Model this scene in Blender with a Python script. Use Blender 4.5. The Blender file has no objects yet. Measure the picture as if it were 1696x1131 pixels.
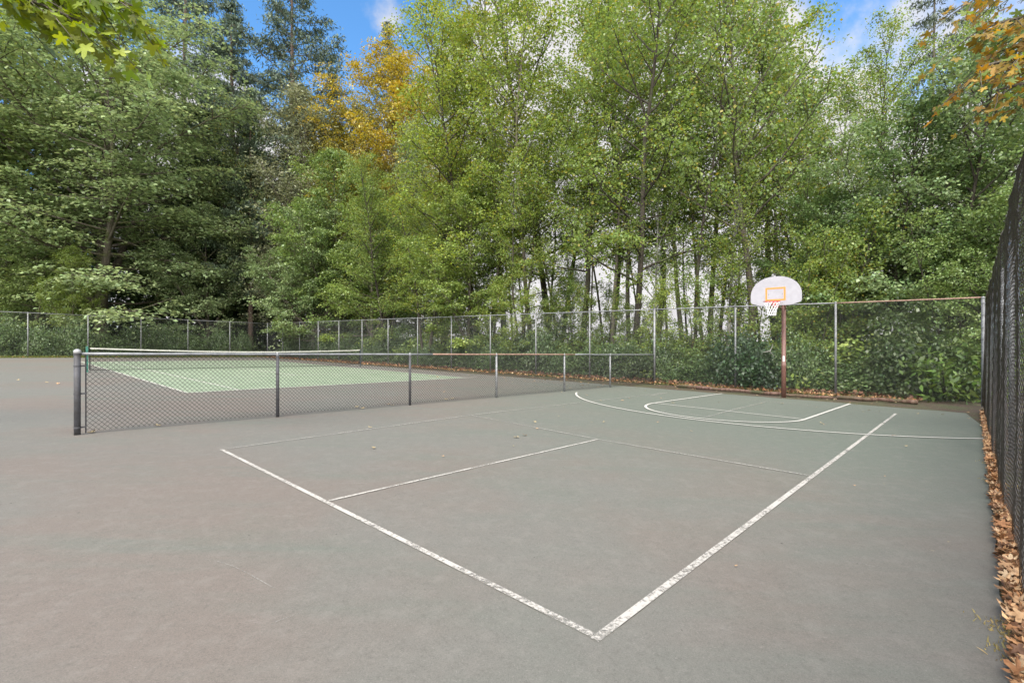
import bpy, math, random
import numpy as np
from mathutils import Vector, Matrix

sc = bpy.context.scene
col = sc.collection
R = math.radians
H0 = 1.5                       # eye height above the court under the camera
F, CX, CY = 806.0, 848.0, 565.5
SA, SB = -0.0194, -0.00955     # gentle drainage fall of the court (to the right / to the back)

# ---------------------------------------------------------------- camera, sky, sun, exposure
cam = bpy.data.cameras.new('camera'); camo = bpy.data.objects.new('camera', cam); col.objects.link(camo)
camo.location = (0, 0, H0); camo.rotation_euler = (R(90), 0, 0)
cam.sensor_width = 36; cam.lens = 36 * F / 1696; cam.clip_start = 0.05; cam.clip_end = 3000
sc.camera = camo

REAR_FILL = 4.6  # brightness boost of the unseen rear clouds, added as fill light
SUN_EL, SUN_AZ = 48, 200       # azimuth clockwise from +Y: behind the camera, a little to the left
world = bpy.data.worlds.new('World'); sc.world = world; world.use_nodes = True
nt = world.node_tree; N = nt.nodes; L = nt.links; N.clear()
def wn(t, **k):
    n = N.new(t)
    for a, b in k.items(): setattr(n, a, b)
    return n
out = wn('ShaderNodeOutputWorld'); bg = wn('ShaderNodeBackground'); bg.inputs[1].default_value = 1.0
sky = wn('ShaderNodeTexSky', sky_type='NISHITA', sun_disc=False)
sky.sun_elevation = R(SUN_EL); sky.sun_rotation = R(SUN_AZ); sky.air_density = 1.0; sky.dust_density = 0.3; sky.ozone_density = 2.0
skm = wn('ShaderNodeMix', data_type='RGBA', blend_type='MULTIPLY'); skm.inputs[0].default_value = 1
skm.inputs[7].default_value = (.115, .185, .225, 1)
L.new(sky.outputs[0], skm.inputs[6])
tc = wn('ShaderNodeTexCoord')
nz = wn('ShaderNodeTexNoise'); nz.inputs['Scale'].default_value = 3.2; nz.inputs['Detail'].default_value = 9; nz.inputs['Roughness'].default_value = .58
L.new(tc.outputs['Generated'], nz.inputs['Vector'])
def dirpx(u, v):
    d = Vector(((u - CX) / F, 1, (CY - v) / F)); d.normalize(); return d
acc = None
nrm = wn('ShaderNodeVectorMath', operation='NORMALIZE'); L.new(tc.outputs['Generated'], nrm.inputs[0])
for (u, v, rad, amp) in [(1100, 50, 10, .40), (1190, 130, 6, .28), (890, 50, 8, .34), (960, 440, 24, .55), (1240, 480, 26, .55), (1300, 350, 9, .30), (625, 8, 2.5, .30), (1430, 60, 3, .0),
                         (230, 60, 8, .2), (340, 250, 8, .30), (60, 480, 16, .5), (1570, 100, 4, .0), (1600, 480, 11, .5), (560, 480, 16, .5)]:
    d = dirpx(u, v)
    dp = wn('ShaderNodeVectorMath', operation='DOT_PRODUCT'); L.new(nrm.outputs[0], dp.inputs[0]); dp.inputs[1].default_value = d
    mr = wn('ShaderNodeMapRange', interpolation_type='SMOOTHSTEP'); mr.inputs[1].default_value = math.cos(R(rad * 1.5)); mr.inputs[2].default_value = math.cos(R(rad * .25)); mr.inputs[4].default_value = amp
    L.new(dp.outputs['Value'], mr.inputs[0])
    if acc is None: acc = mr.outputs[0]
    else:
        ad = wn('ShaderNodeMath', operation='ADD'); L.new(acc, ad.inputs[0]); L.new(mr.outputs[0], ad.inputs[1]); acc = ad.outputs[0]
# unseen cloud cover added behind the camera as a soft front light
sep = wn('ShaderNodeSeparateXYZ'); L.new(nrm.outputs[0], sep.inputs[0])
mb = wn('ShaderNodeMapRange', interpolation_type='SMOOTHSTEP'); mb.inputs[1].default_value = .25; mb.inputs[2].default_value = -.25; mb.inputs[4].default_value = .62
L.new(sep.outputs[1], mb.inputs[0])
ad = wn('ShaderNodeMath', operation='ADD'); L.new(acc, ad.inputs[0]); L.new(mb.outputs[0], ad.inputs[1])
mz = wn('ShaderNodeMapRange', interpolation_type='SMOOTHSTEP'); mz.inputs[1].default_value = .58; mz.inputs[2].default_value = .80; mz.inputs[4].default_value = .34  # overhead cover, out of view, added to make the skylight less blue
L.new(sep.outputs[2], mz.inputs[0]); ad2 = wn('ShaderNodeMath', operation='ADD'); L.new(ad.outputs[0], ad2.inputs[0]); L.new(mz.outputs[0], ad2.inputs[1]); ad = ad2
nm = wn('ShaderNodeMath', operation='MULTIPLY_ADD'); L.new(nz.outputs['Fac'], nm.inputs[0]); nm.inputs[1].default_value = 1.9; nm.inputs[2].default_value = -.58
a2 = wn('ShaderNodeMath', operation='ADD'); L.new(ad.outputs[0], a2.inputs[0]); L.new(nm.outputs[0], a2.inputs[1])
cf = wn('ShaderNodeMapRange', interpolation_type='SMOOTHSTEP'); cf.inputs[1].default_value = .68; cf.inputs[2].default_value = .98; L.new(a2.outputs[0], cf.inputs[0])
nz2 = wn('ShaderNodeTexNoise'); nz2.inputs['Scale'].default_value = 7; nz2.inputs['Detail'].default_value = 6; L.new(tc.outputs['Generated'], nz2.inputs['Vector'])
cr = wn('ShaderNodeMix', data_type='RGBA'); cr.inputs[6].default_value = (.54, .53, .56, 1); cr.inputs[7].default_value = (.80, .78, .77, 1); L.new(nz2.outputs['Fac'], cr.inputs[0])
br_ = wn('ShaderNodeMapRange', interpolation_type='SMOOTHSTEP'); br_.inputs[1].default_value = .45; br_.inputs[2].default_value = -.5; br_.inputs[3].default_value = 1.0; br_.inputs[4].default_value = REAR_FILL
L.new(sep.outputs[1], br_.inputs[0])
cs = wn('ShaderNodeVectorMath', operation='SCALE'); L.new(cr.outputs[2], cs.inputs[0]); L.new(br_.outputs[0], cs.inputs['Scale'])
mx = wn('ShaderNodeMix', data_type='RGBA'); L.new(cf.outputs[0], mx.inputs[0]); L.new(skm.outputs[2], mx.inputs[6]); L.new(cs.outputs[0], mx.inputs[7])
# clouds out of view behind the camera are boosted to fill the trees with light
L.new(mx.outputs[2], bg.inputs[0]); L.new(bg.outputs[0], out.inputs[0])

sl = bpy.data.lights.new('sun', 'SUN'); sl.energy = 3.0; sl.angle = R(22); sl.color = (1, .95, .88)
so = bpy.data.objects.new('sun', sl); col.objects.link(so)
az = R(SUN_AZ); el = R(SUN_EL)
sd = Vector((math.sin(az) * math.cos(el), math.cos(az) * math.cos(el), math.sin(el)))
so.rotation_euler = sd.to_track_quat('Z', 'Y').to_euler()
sc.view_settings.view_transform = 'Standard'; sc.view_settings.look = 'None'; sc.view_settings.exposure = 0.45; sc.view_settings.gamma = 1
sc.view_settings.use_curve_mapping = False
sc.render.engine = 'CYCLES'
sc.cycles.max_bounces = 8; sc.cycles.diffuse_bounces = 4; sc.cycles.transmission_bounces = 4; sc.cycles.transparent_max_bounces = 12; sc.cycles.glossy_bounces = 2

# ---------------------------------------------------------------- helpers
def gz(x, y):
    x = np.clip(x, -60, 60); y = np.clip(y, -20, 70)
    return SA * x + SB * y
def G(u, v):                    # photo pixel on the court -> world
    y = -H0 / ((CY - v) / F - SA * (u - CX) / F - SB)
    return Vector(((u - CX) / F * y, y, 0))
def at(u, d, z=0):              # photo column at a distance
    x = (u - CX) / F * d
    return Vector((x, d, float(gz(x, d)) + z))
E1 = Vector((math.cos(R(46.6)), math.sin(R(46.6)), 0)); E2 = Vector((-E1.y, E1.x, 0))

def tag(o, label=None, cat=None, group=None, kind=None):
    for k, v in (('label', label), ('category', cat), ('group', group), ('kind', kind)):
        if v: o[k] = v
    return o
def empty(name, loc, rz=0, label=None, cat=None, group=None):
    o = bpy.data.objects.new(name, None); col.objects.link(o); o.location = loc; o.rotation_euler[2] = rz
    o.empty_display_size = .2
    return tag(o, label, cat, group)
def link(name, me, mat=None, parent=None):
    o = bpy.data.objects.new(name, me); col.objects.link(o)
    if mat and not len(me.materials): me.materials.append(mat)
    if parent: o.parent = parent
    return o
def np_mesh(name, V, Fq, smooth=False, matidx=None):
    """V (n,3), Fq (m,k) equal-sized faces"""
    V = np.asarray(V, dtype=np.float32); Fq = np.asarray(Fq, dtype=np.int32)
    me = bpy.data.meshes.new(name)
    me.vertices.add(len(V)); me.vertices.foreach_set('co', V.ravel())
    m, k = Fq.shape
    me.loops.add(m * k); me.loops.foreach_set('vertex_index', Fq.ravel())
    me.polygons.add(m); me.polygons.foreach_set('loop_start', np.arange(0, m * k, k, dtype=np.int32))
    try: me.polygons.foreach_set('loop_total', np.full(m, k, dtype=np.int32))
    except Exception: pass
    if smooth: me.polygons.foreach_set('use_smooth', np.ones(m, dtype=bool))
    me.update(calc_edges=True); me.validate()
    return me

class MB:
    def __init__(s): s.v = []; s.f = []
    def add(s, vs, fs):
        n = len(s.v); s.v += [tuple(v) for v in vs]; s.f += [tuple(i + n for i in f) for f in fs]
    def tube(s, pts, rad, k=6, caps=True):
        pts = [Vector(p) for p in pts]; n = len(pts)
        if not hasattr(rad, '__len__'): rad = [rad] * n
        vs = []; ref = None
        for i, p in enumerate(pts):
            t = (pts[min(i + 1, n - 1)] - pts[max(i - 1, 0)]).normalized()
            if ref is None: ref = Vector((0, 0, 1)) if abs(t.z) < .9 else Vector((1, 0, 0))
            a = t.cross(ref)
            if a.length < 1e-4: a = t.cross(Vector((0, 1, 0)))
            a.normalize(); b = t.cross(a).normalized(); ref = -b if False else ref
            for j in range(k):
                w = 2 * math.pi * j / k
                vs.append(p + (a * math.cos(w) + b * math.sin(w)) * rad[i])
        fs = [(i * k + j, i * k + (j + 1) % k, (i + 1) * k + (j + 1) % k, (i + 1) * k + j) for i in range(n - 1) for j in range(k)]
        if caps: fs += [tuple(range(k - 1, -1, -1)), tuple((n - 1) * k + j for j in range(k))]
        s.add(vs, fs)
    def box(s, c, ax, ay, az):
        c = Vector(c); ax, ay, az = Vector(ax), Vector(ay), Vector(az); vs = []
        for k in (-1, 1):
            for j in (-1, 1):
                for i in (-1, 1): vs.append(c + ax * i * .5 + ay * j * .5 + az * k * .5)
        s.add(vs, [(0, 2, 3, 1), (4, 5, 7, 6), (0, 1, 5, 4), (2, 6, 7, 3), (0, 4, 6, 2), (1, 3, 7, 5)])
    def lathe(s, c, prof, k=16):
        c = Vector(c); vs = []
        for r, z in prof:
            for j in range(k):
                w = 2 * math.pi * j / k; vs.append(c + Vector((r * math.cos(w), r * math.sin(w), z)))
        n = len(prof)
        fs = [(i * k + j, i * k + (j + 1) % k, (i + 1) * k + (j + 1) % k, (i + 1) * k + j) for i in range(n - 1) for j in range(k)]
        fs += [tuple(range(k - 1, -1, -1)), tuple((n - 1) * k + j for j in range(k))]
        s.add(vs, fs)
    def mesh(s, name, smooth=False):
        me = bpy.data.meshes.new(name); me.from_pydata([tuple(v) for v in s.v], [], s.f)
        if smooth: me.polygons.foreach_set('use_smooth', [True] * len(me.polygons))
        me.update(); return me
    def build(s, name, mat, parent=None, smooth=False): return link(name, s.mesh(name, smooth), mat, parent)

# ---------------------------------------------------------------- materials
def newmat(name):
    m = bpy.data.materials.new(name); m.use_nodes = True
    n = m.node_tree.nodes; l = m.node_tree.links; n.clear()
    o = n.new('ShaderNodeOutputMaterial'); b = n.new('ShaderNodeBsdfPrincipled'); l.new(b.outputs[0], o.inputs[0])
    return m, n, l, b, o
def noise(n, l, scale, detail=5, rough=.55, vec=None, mp=None):
    t = n.new('ShaderNodeTexNoise'); t.inputs['Scale'].default_value = scale; t.inputs['Detail'].default_value = detail; t.inputs['Roughness'].default_value = rough
    if vec is None: vec = n.new('ShaderNodeTexCoord').outputs['Object']
    if mp:
        m_ = n.new('ShaderNodeMapping'); m_.inputs['Scale'].default_value = mp[0]; m_.inputs['Rotation'].default_value = (0, 0, mp[1]); l.new(vec, m_.inputs[0]); vec = m_.outputs[0]
    l.new(vec, t.inputs['Vector']); return t.outputs['Fac']
def ramp(n, l, fac, a, b, interp='LINEAR'):
    m = n.new('ShaderNodeMapRange'); m.interpolation_type = 'SMOOTHSTEP'; m.inputs[1].default_value = a; m.inputs[2].default_value = b; l.new(fac, m.inputs[0]); return m.outputs[0]
def mix(n, l, fac, a, b, mode='MIX'):
    m = n.new('ShaderNodeMix'); m.data_type = 'RGBA'; m.blend_type = mode
    if hasattr(fac, 'links'): l.new(fac, m.inputs[0])
    else: m.inputs[0].default_value = fac
    for i, c in ((6, a), (7, b)):
        if hasattr(c, 'links'): l.new(c, m.inputs[i])
        else: m.inputs[i].default_value = (*c, 1)
    return m.outputs[2]
def bump(n, l, h, strength, dist, b):
    k = n.new('ShaderNodeBump'); k.inputs['Strength'].default_value = strength; k.inputs['Distance'].default_value = dist; l.new(h, k.inputs['Height']); l.new(k.outputs[0], b.inputs['Normal'])
def plain(name, c, rough=.5, metal=0, c2=None, scale=12, spec=.5):
    m, n, l, b, o = newmat(name)
    if c2 is not None: l.new(mix(n, l, ramp(n, l, noise(n, l, scale, 6, .65), .35, .68), c, c2), b.inputs['Base Color'])
    else: b.inputs['Base Color'].default_value = (*c, 1)
    b.inputs['Roughness'].default_value = rough; b.inputs['Metallic'].default_value = metal; b.inputs['Specular IOR Level'].default_value = spec
    return m
def leafmat(name, transl=.35, rough=.45, var=.35, spec=.4, yellow=None, yfrac=.0):
    m, n, l, b, o = newmat(name)
    oi = n.new('ShaderNodeObjectInfo'); g = n.new('ShaderNodeNewGeometry')
    hsv = n.new('ShaderNodeHueSaturation'); l.new(oi.outputs['Color'], hsv.inputs['Color'])
    mv = n.new('ShaderNodeMapRange'); mv.inputs[3].default_value = 1 - var; mv.inputs[4].default_value = 1 + var * 1.3; l.new(g.outputs['Random Per Island'], mv.inputs[0]); l.new(mv.outputs[0], hsv.inputs['Value'])
    wn_ = n.new('ShaderNodeTexWhiteNoise'); wn_.noise_dimensions = '1D'; l.new(g.outputs['Random Per Island'], wn_.inputs['W'])
    mh = n.new('ShaderNodeMapRange'); mh.inputs[3].default_value = .478; mh.inputs[4].default_value = .518; l.new(wn_.outputs['Value'], mh.inputs[0]); l.new(mh.outputs[0], hsv.inputs['Hue'])
    c = hsv.outputs[0]
    # patches of yellower / duller growth through the crown
    big = ramp(n, l, noise(n, l, .45, 3, .6), .42, .68)
    h2 = n.new('ShaderNodeHueSaturation'); h2.inputs['Hue'].default_value = .486; h2.inputs['Value'].default_value = 1.25; l.new(c, h2.inputs['Color'])
    l.new(mix(n, l, .0, c, c), h2.inputs['Color'])
    c = mix(n, l, big, c, h2.outputs[0])
    if yellow:
        yf = n.new('ShaderNodeMath'); yf.operation = 'LESS_THAN'; l.new(wn_.outputs['Value'], yf.inputs[0]); yf.inputs[1].default_value = yfrac
        c = mix(n, l, yf.outputs[0], c, yellow)
    l.new(c, b.inputs['Base Color']); b.inputs['Roughness'].default_value = rough; b.inputs['Specular IOR Level'].default_value = spec
    t = n.new('ShaderNodeBsdfTranslucent'); h3 = n.new('ShaderNodeHueSaturation'); h3.inputs['Hue'].default_value = .485; h3.inputs['Saturation'].default_value = 1.15; h3.inputs['Value'].default_value = 1.5
    l.new(c, h3.inputs['Color']); l.new(h3.outputs[0], t.inputs['Color'])
    ms = n.new('ShaderNodeMixShader'); ms.inputs[0].default_value = transl; l.new(b.outputs[0], ms.inputs[1]); l.new(t.outputs[0], ms.inputs[2]); l.new(ms.outputs[0], o.inputs[0])
    return m
def barkmat(name, c1, c2, moss=None):
    m, n, l, b, o = newmat(name)
    f = noise(n, l, 3, 8, .7, mp=((3, 3, .6), 0)); c = mix(n, l, ramp(n, l, f, .35, .65), c1, c2)
    if moss: c = mix(n, l, ramp(n, l, noise(n, l, 1.1, 5), .5, .66), c, moss)
    l.new(c, b.inputs['Base Color']); b.inputs['Roughness'].default_value = .9; b.inputs['Specular IOR Level'].default_value = .2
    bump(n, l, f, .8, .05, b); return m
def dead_leafmat(name, cols):
    m, n, l, b, o = newmat(name)
    g = n.new('ShaderNodeNewGeometry'); cr_ = n.new('ShaderNodeValToRGB'); e = cr_.color_ramp.elements
    while len(e) < len(cols): e.new(.5)
    for i, c in enumerate(cols): e[i].position = i / (len(cols) - 1); e[i].color = (*c, 1)
    l.new(g.outputs['Random Per Island'], cr_.inputs[0]); l.new(mix(n, l, ramp(n, l, noise(n, l, 30, 4), .3, .7), cr_.outputs[0], mix(n, l, 1, cr_.outputs[0], (.6, .55, .5), 'MULTIPLY')), b.inputs['Base Color'])
    b.inputs['Roughness'].default_value = .65; b.inputs['Specular IOR Level'].default_value = .3; return m

def court_material(name, grey, pink, green, greenmask=True):
    m, n, l, b, o = newmat(name)
    pos = n.new('ShaderNodeNewGeometry').outputs['Position']
    c = mix(n, l, ramp(n, l, noise(n, l, .22, 6, .6, pos, ((1, 1, 1), R(20))), .40, .60), grey, pink)
    # streaks left by the resurfacing squeegee, running along the court
    st = ramp(n, l, noise(n, l, .8, 5, .6, pos, ((.35, 2.0, 1), R(-15))), .45, .75)
    c = mix(n, l, st, c, mix(n, l, .5, green, grey))
    c = mix(n, l, ramp(n, l, noise(n, l, .55, 4, .6, pos, ((1, 1, 1), 1.0)), .55, .75), c, mix(n, l, .4, c, green))
    if greenmask:   # the newer, darker and greener coat around the hoop
        vm = n.new('ShaderNodeVectorMath'); vm.operation = 'DISTANCE'; l.new(pos, vm.inputs[0]); vm.inputs[1].default_value = (9.5, 13.5, -.2)
        ns = n.new('ShaderNodeMath'); ns.operation = 'MULTIPLY_ADD'; l.new(noise(n, l, .5, 5, .6, pos), ns.inputs[0]); ns.inputs[1].default_value = 4.5; l.new(vm.outputs['Value'], ns.inputs[2])
        mr = n.new('ShaderNodeMapRange'); mr.interpolation_type = 'SMOOTHSTEP'; mr.inputs[1].default_value = 16; mr.inputs[2].default_value = 7.5; l.new(ns.outputs[0], mr.inputs[0])
        c = mix(n, l, mr.outputs[0], c, green)
    # stains, scuffs, grain
    for sc__, lo, hi, am, cc in ((150, .44, .70, .55, (.06, .055, .05)), (70, .48, .74, .40, (.075, .068, .06)), (95, .56, .74, .45, (.30, .28, .25)), (24, .5, .72, .32, (.075, .07, .058)), (6.5, .46, .70, .22, (.21, .195, .17))):
        sp = n.new('ShaderNodeMath'); sp.operation = 'MULTIPLY'; l.new(ramp(n, l, noise(n, l, sc__, 4, .75, pos), lo, hi), sp.inputs[0]); sp.inputs[1].default_value = am
        c = mix(n, l, sp.outputs[0], c, cc)
    s2 = n.new('ShaderNodeMath'); s2.operation = 'MULTIPLY'; l.new(ramp(n, l, noise(n, l, 2.3, 9, .72, pos), .54, .8), s2.inputs[0]); s2.inputs[1].default_value = .40
    c = mix(n, l, s2.outputs[0], c, (.11, .095, .085))
    s3 = n.new('ShaderNodeMath'); s3.operation = 'MULTIPLY'; l.new(ramp(n, l, noise(n, l, 1.2, 9, .75, pos, ((1, 3, 1), .6)), .60, .8), s3.inputs[0]); s3.inputs[1].default_value = .35
    c = mix(n, l, s3.outputs[0], c, (.32, .29, .26))
    dark = ramp(n, l, noise(n, l, 14, 2, .5, pos), .765, .80)
    c = mix(n, l, dark, c, (.05, .04, .035))
    l.new(c, b.inputs['Base Color']); b.inputs['Roughness'].default_value = .78; b.inputs['Specular IOR Level'].default_value = .3
    bump(n, l, noise(n, l, 320, 3, .7, pos), .25, .002, b); return m

M = {}
M['court'] = court_material('court_coat', (.148, .144, .124), (.158, .134, .112), (.118, .136, .108))
M['apron'] = court_material('apron_coat', (.225, .218, .215), (.255, .222, .215), (.205, .215, .19), False)
M['tennis'] = plain('tennis_green', (.172, .222, .142), .85, 0, (.218, .262, .178), 1.3)
def paint(name, c, lo, hi, amount=1.0):
    m, n, l, b, o = newmat(name)
    pos = n.new('ShaderNodeNewGeometry').outputs['Position']
    b.inputs['Base Color'].default_value = (*c, 1); b.inputs['Roughness'].default_value = .75
    a = n.new('ShaderNodeMath'); a.operation = 'ADD'; l.new(noise(n, l, 38, 4, .7, pos), a.inputs[0]); a2_ = n.new('ShaderNodeMath'); a2_.operation = 'MULTIPLY'; l.new(noise(n, l, 2.2, 4, .6, pos), a2_.inputs[0]); a2_.inputs[1].default_value = .8; l.new(a2_.outputs[0], a.inputs[1])
    f = ramp(n, l, a.outputs[0], lo, hi); t = n.new('ShaderNodeBsdfTransparent'); ms = n.new('ShaderNodeMixShader'); k = n.new('ShaderNodeMath'); k.operation = 'MULTIPLY'; l.new(f, k.inputs[0]); k.inputs[1].default_value = amount
    l.new(k.outputs[0], ms.inputs[0]); l.new(b.outputs[0], ms.inputs[1]); l.new(t.outputs[0], ms.inputs[2]); l.new(ms.outputs[0], o.inputs[0]); return m
M['white_new'] = paint('fresh_white_line', (.47, .45, .40), 1.05, 1.35, .5)
M['white_worn'] = paint('worn_white_line', (.42, .395, .35), .80, 1.16, .9)
M['white_faint'] = paint('faint_white_line', (.31, .295, .26), .62, 1.12, .92)
M['galv'] = plain('galvanised_steel', (.24, .245, .245), .55, .35, (.15, .15, .148), 8)
M['galvmesh'] = plain('galvanised_wire', (.10, .105, .10), .6, .2)
M['darkpost'] = plain('weathered_post', (.065, .065, .070), .55, 0, (.040, .038, .036), 7, .3)
M['palerail'] = plain('pale_rail', (.24, .245, .25), .5, .2, (.17, .175, .175), 9)
M['rustrail'] = plain('rusty_rail', (.22, .125, .085), .65, .1, (.30, .20, .15), 11)
M['blackwire'] = plain('dark_coated_wire', (.022, .022, .024), .6, .0, (.035, .032, .03), 20, .2)
M['blackvinyl'] = plain('black_coated_wire', (.018, .014, .012), .22, 0, (.034, .026, .022), 20, .8)
M['cap'] = plain('post_cap', (.36, .36, .35), .45, .3)
M['brownpole'] = plain('brown_painted_pole', (.125, .055, .040), .5, 0, (.16, .085, .065), 14)
M['board'] = plain('backboard_white', (.31, .295, .31), .5, 0, (.35, .335, .35), 5)
M['orange'] = plain('orange_paint', (.75, .22, .035), .5)
M['rim'] = plain('red_rim', (.42, .05, .03), .4)
M['netwhite'] = plain('white_cord', (.75, .73, .72), .8)
M['netblack'] = plain('black_cord', (.014, .015, .014), .9, spec=.1)
M['tape'] = plain('net_tape', (.52, .51, .45), .7, 0, (.42, .41, .36), 6)
M['greenpost'] = plain('green_net_post', (.02, .12, .085), .45, 0, (.03, .16, .11), 9)
M['darkpostb'] = plain('dark_net_post', (.03, .04, .04), .5)
M['sticker'] = plain('sticker', (.6, .58, .55), .5)
M['log'] = barkmat('rotting_log', (.075, .040, .030), (.19, .125, .095), (.06, .06, .03))
M['bark'] = barkmat('bark_grey', (.07, .058, .045), (.15, .13, .10), (.09, .10, .035))
M['bark_dark'] = barkmat('bark_dark', (.030, .025, .019), (.075, .063, .048), (.06, .07, .03))
M['bark_brown'] = barkmat('bark_brown', (.11, .075, .058), (.19, .14, .11))
M['bark_pale'] = barkmat('bark_pale', (.20, .19, .165), (.30, .285, .26), (.16, .17, .10))
M['maple'] = leafmat('maple_leaf', .30, .42, .38, .55)
M['alder'] = leafmat('alder_leaf', .42, .42, .35, .45, (.30, .26, .05), .06)
M['fir'] = leafmat('fir_needles', .12, .55, .45, .3)
M['shrub'] = leafmat('shrub_leaf', .25, .40, .45, .5)
M['autumn'] = leafmat('autumn_leaf', .40, .5, .45, .35, (.14, .19, .04), .22)
M['litter'] = dead_leafmat('dry_leaves', [(.10, .052, .03), (.26, .12, .05), (.40, .20, .085), (.52, .33, .17), (.20, .10, .05), (.58, .42, .25)])
M['litterdark'] = dead_leafmat('old_leaves', [(.07, .035, .022), (.15, .07, .045), (.24, .12, .07), (.10, .05, .03), (.38, .22, .12), (.20, .10, .06)])
M['leafyellow'] = dead_leafmat('yellow_leaves', [(.48, .38, .12), (.52, .44, .26), (.38, .28, .10), (.55, .50, .38), (.33, .31, .10)])
def soilmat():
    m, n, l, b, o = newmat('forest_floor'); pos = n.new('ShaderNodeNewGeometry').outputs['Position']
    c = mix(n, l, ramp(n, l, noise(n, l, 1.1, 7, .65, pos), .4, .62), (.050, .032, .020), (.045, .055, .018))
    c = mix(n, l, ramp(n, l, noise(n, l, 18, 4, .7, pos), .5, .7), c, (.13, .075, .045))
    # open meadow far beyond the belt of trees
    vm = n.new('ShaderNodeVectorMath'); vm.operation = 'DISTANCE'; l.new(pos, vm.inputs[0]); vm.inputs[1].default_value = (0, 20, 0)
    c = mix(n, l, ramp(n, l, vm.outputs['Value'], 34, 48), c, (.16, .20, .05))
    l.new(c, b.inputs['Base Color']); b.inputs['Roughness'].default_value = .95; bump(n, l, noise(n, l, 14, 6, .7, pos), .6, .05, b); return m
M['soil'] = soilmat()
M['grass'] = leafmat('grass_blades', .35, .5, .4, .3, (.30, .24, .09), .2)

# ---------------------------------------------------------------- ground
def ground_sheet(name, poly, dz, mat, cell=None, kind='structure'):
    """poly of (x,y): fan / quad grid following the falling plane"""
    vs = [(p[0], p[1], float(SA * p[0] + SB * p[1]) + dz) for p in poly]
    me = bpy.data.meshes.new(name); me.from_pydata(vs, [], [tuple(range(len(vs)))]); me.update()
    return tag(link(name, me, mat), kind=kind)
xs = np.array([-1800, -900, -400, -200, -100, -60, -40, -20, 0, 20, 40, 60, 100, 200, 400, 900, 1800.]); ys = np.array([-600, -200, -60, -20, 0, 20, 40, 55, 70, 100, 200, 500, 1000, 2400.])
XX, YY = np.meshgrid(xs, ys); ZZ = gz(XX, YY) - .03
V = np.stack([XX, YY, ZZ], -1).reshape(-1, 3); nx = len(xs)
Fq = [(j * nx + i, j * nx + i + 1, (j + 1) * nx + i + 1, (j + 1) * nx + i) for j in range(len(ys) - 1) for i in range(nx - 1)]
tag(link('ground', np_mesh('ground', V, Fq), M['soil']), kind='structure')

c_right = G(1626, 672)                        # rear right corner of the fence
c_hoop = G(1084, 635)                         # where the low fence meets the tall one
back_dir = (G(1084, 635) - G(1626, 672)).normalized()
SP = 3.26
def back_post(k): return c_hoop + back_dir * (SP * k)
c_left = back_post(12)
left_dir = Vector((math.cos(R(-133.3)), math.sin(R(-133.3)), 0))
low0, low1 = G(128, 720), c_hoop
low_dir = (low1 - low0).normalized()
edgeR = [G(1628, 705), G(1683, 1131)]; er_dir = (edgeR[1] - edgeR[0]).normalized()
nb = Vector((-back_dir.y, back_dir.x, 0));  nb = nb if nb.dot(Vector((0, 0, 0)) - c_hoop) > 0 else -nb   # towards the camera
nl = Vector((-left_dir.y, left_dir.x, 0)); nl = nl if nl.dot(-c_left) > 0 else -nl
rng0 = random.Random(5)
def wobble(a, b, off, n=40, amp=.07):
    d = (b - a); pts = []
    nn = Vector((-d.y, d.x, 0)).normalized()
    for i in range(n + 1):
        p = a + d * (i / n) + nn * (rng0.uniform(-amp, amp)); pts.append(p)
    return pts
A_ = c_right + nb * .35; B_ = c_left + nb * .45 + nl * .35; C_ = c_left + left_dir * 45 + nl * .35
poly = wobble(edgeR[1] + er_dir * 9, edgeR[0], 0, 60, .025) + wobble(G(1600, 684), B_, 0, 90, .06)[0:] + wobble(B_, C_, 0, 50, .05) + [Vector((-45, -14, 0))]
ground_sheet('court_surface', [(p.x, p.y) for p in poly], 0, M['court'])
def strip(mb, pts, w, dz):
    pts = [Vector((p[0], p[1], 0)) for p in pts]; n = len(pts); Lp = []; Rp = []
    for i in range(n):
        t = (pts[min(i + 1, n - 1)] - pts[max(i - 1, 0)]).normalized(); nn = Vector((-t.y, t.x, 0)) * w / 2
        Lp.append(pts[i] + nn); Rp.append(pts[i] - nn)
    z = lambda p: (p.x, p.y, SA * p.x + SB * p.y + dz)
    mb.add([z(p) for p in Lp] + [z(p) for p in Rp], [(i, n + i, n + i + 1, i + 1) for i in range(n - 1)])
def lines(name, defs, mat, dz=.008):
    mb = MB()
    for pts, w in defs: strip(mb, pts, w, dz)
    return tag(mb.build(name, mat), kind='structure')
# tennis court: homography of the real court onto its four corners
tA = G(310, 651); tB0 = G(790, 625); tB = tA + (tB0 - tA).normalized() * 11.15
tdir = (G(143, 602) - tA).normalized(); tD = tA + tdir * 24.2; tC = tB + tdir * 24.2
def T(s, t): return tA + (tB - tA) * (s / 10.97) + (tD - tA) * (t / 23.77)
ground_sheet('tennis_court', [(T(*p).x, T(*p).y) for p in ((0, 0), (10.97, 0), (10.97, 23.77), (0, 23.77))], .008, M['tennis'])
tl = [((T(0, 0), T(0, 23.77)), .06), ((T(10.97, 0), T(10.97, 23.77)), .06), ((T(-.02, 0), T(11.6, 0)), .10), ((T(0, 23.77), T(10.97, 23.77)), .10),
      ((T(1.37, 0), T(1.37, 23.77)), .055), ((T(9.6, 0), T(9.6, 23.77)), .055), ((T(1.37, 5.49), T(9.6, 5.49)), .055), ((T(1.37, 18.29), T(9.6, 18.29)), .055), ((T(5.49, 5.49), T(5.49, 18.29)), .055)]
lines('tennis_lines', tl, M['white_new'], .0125)
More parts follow.
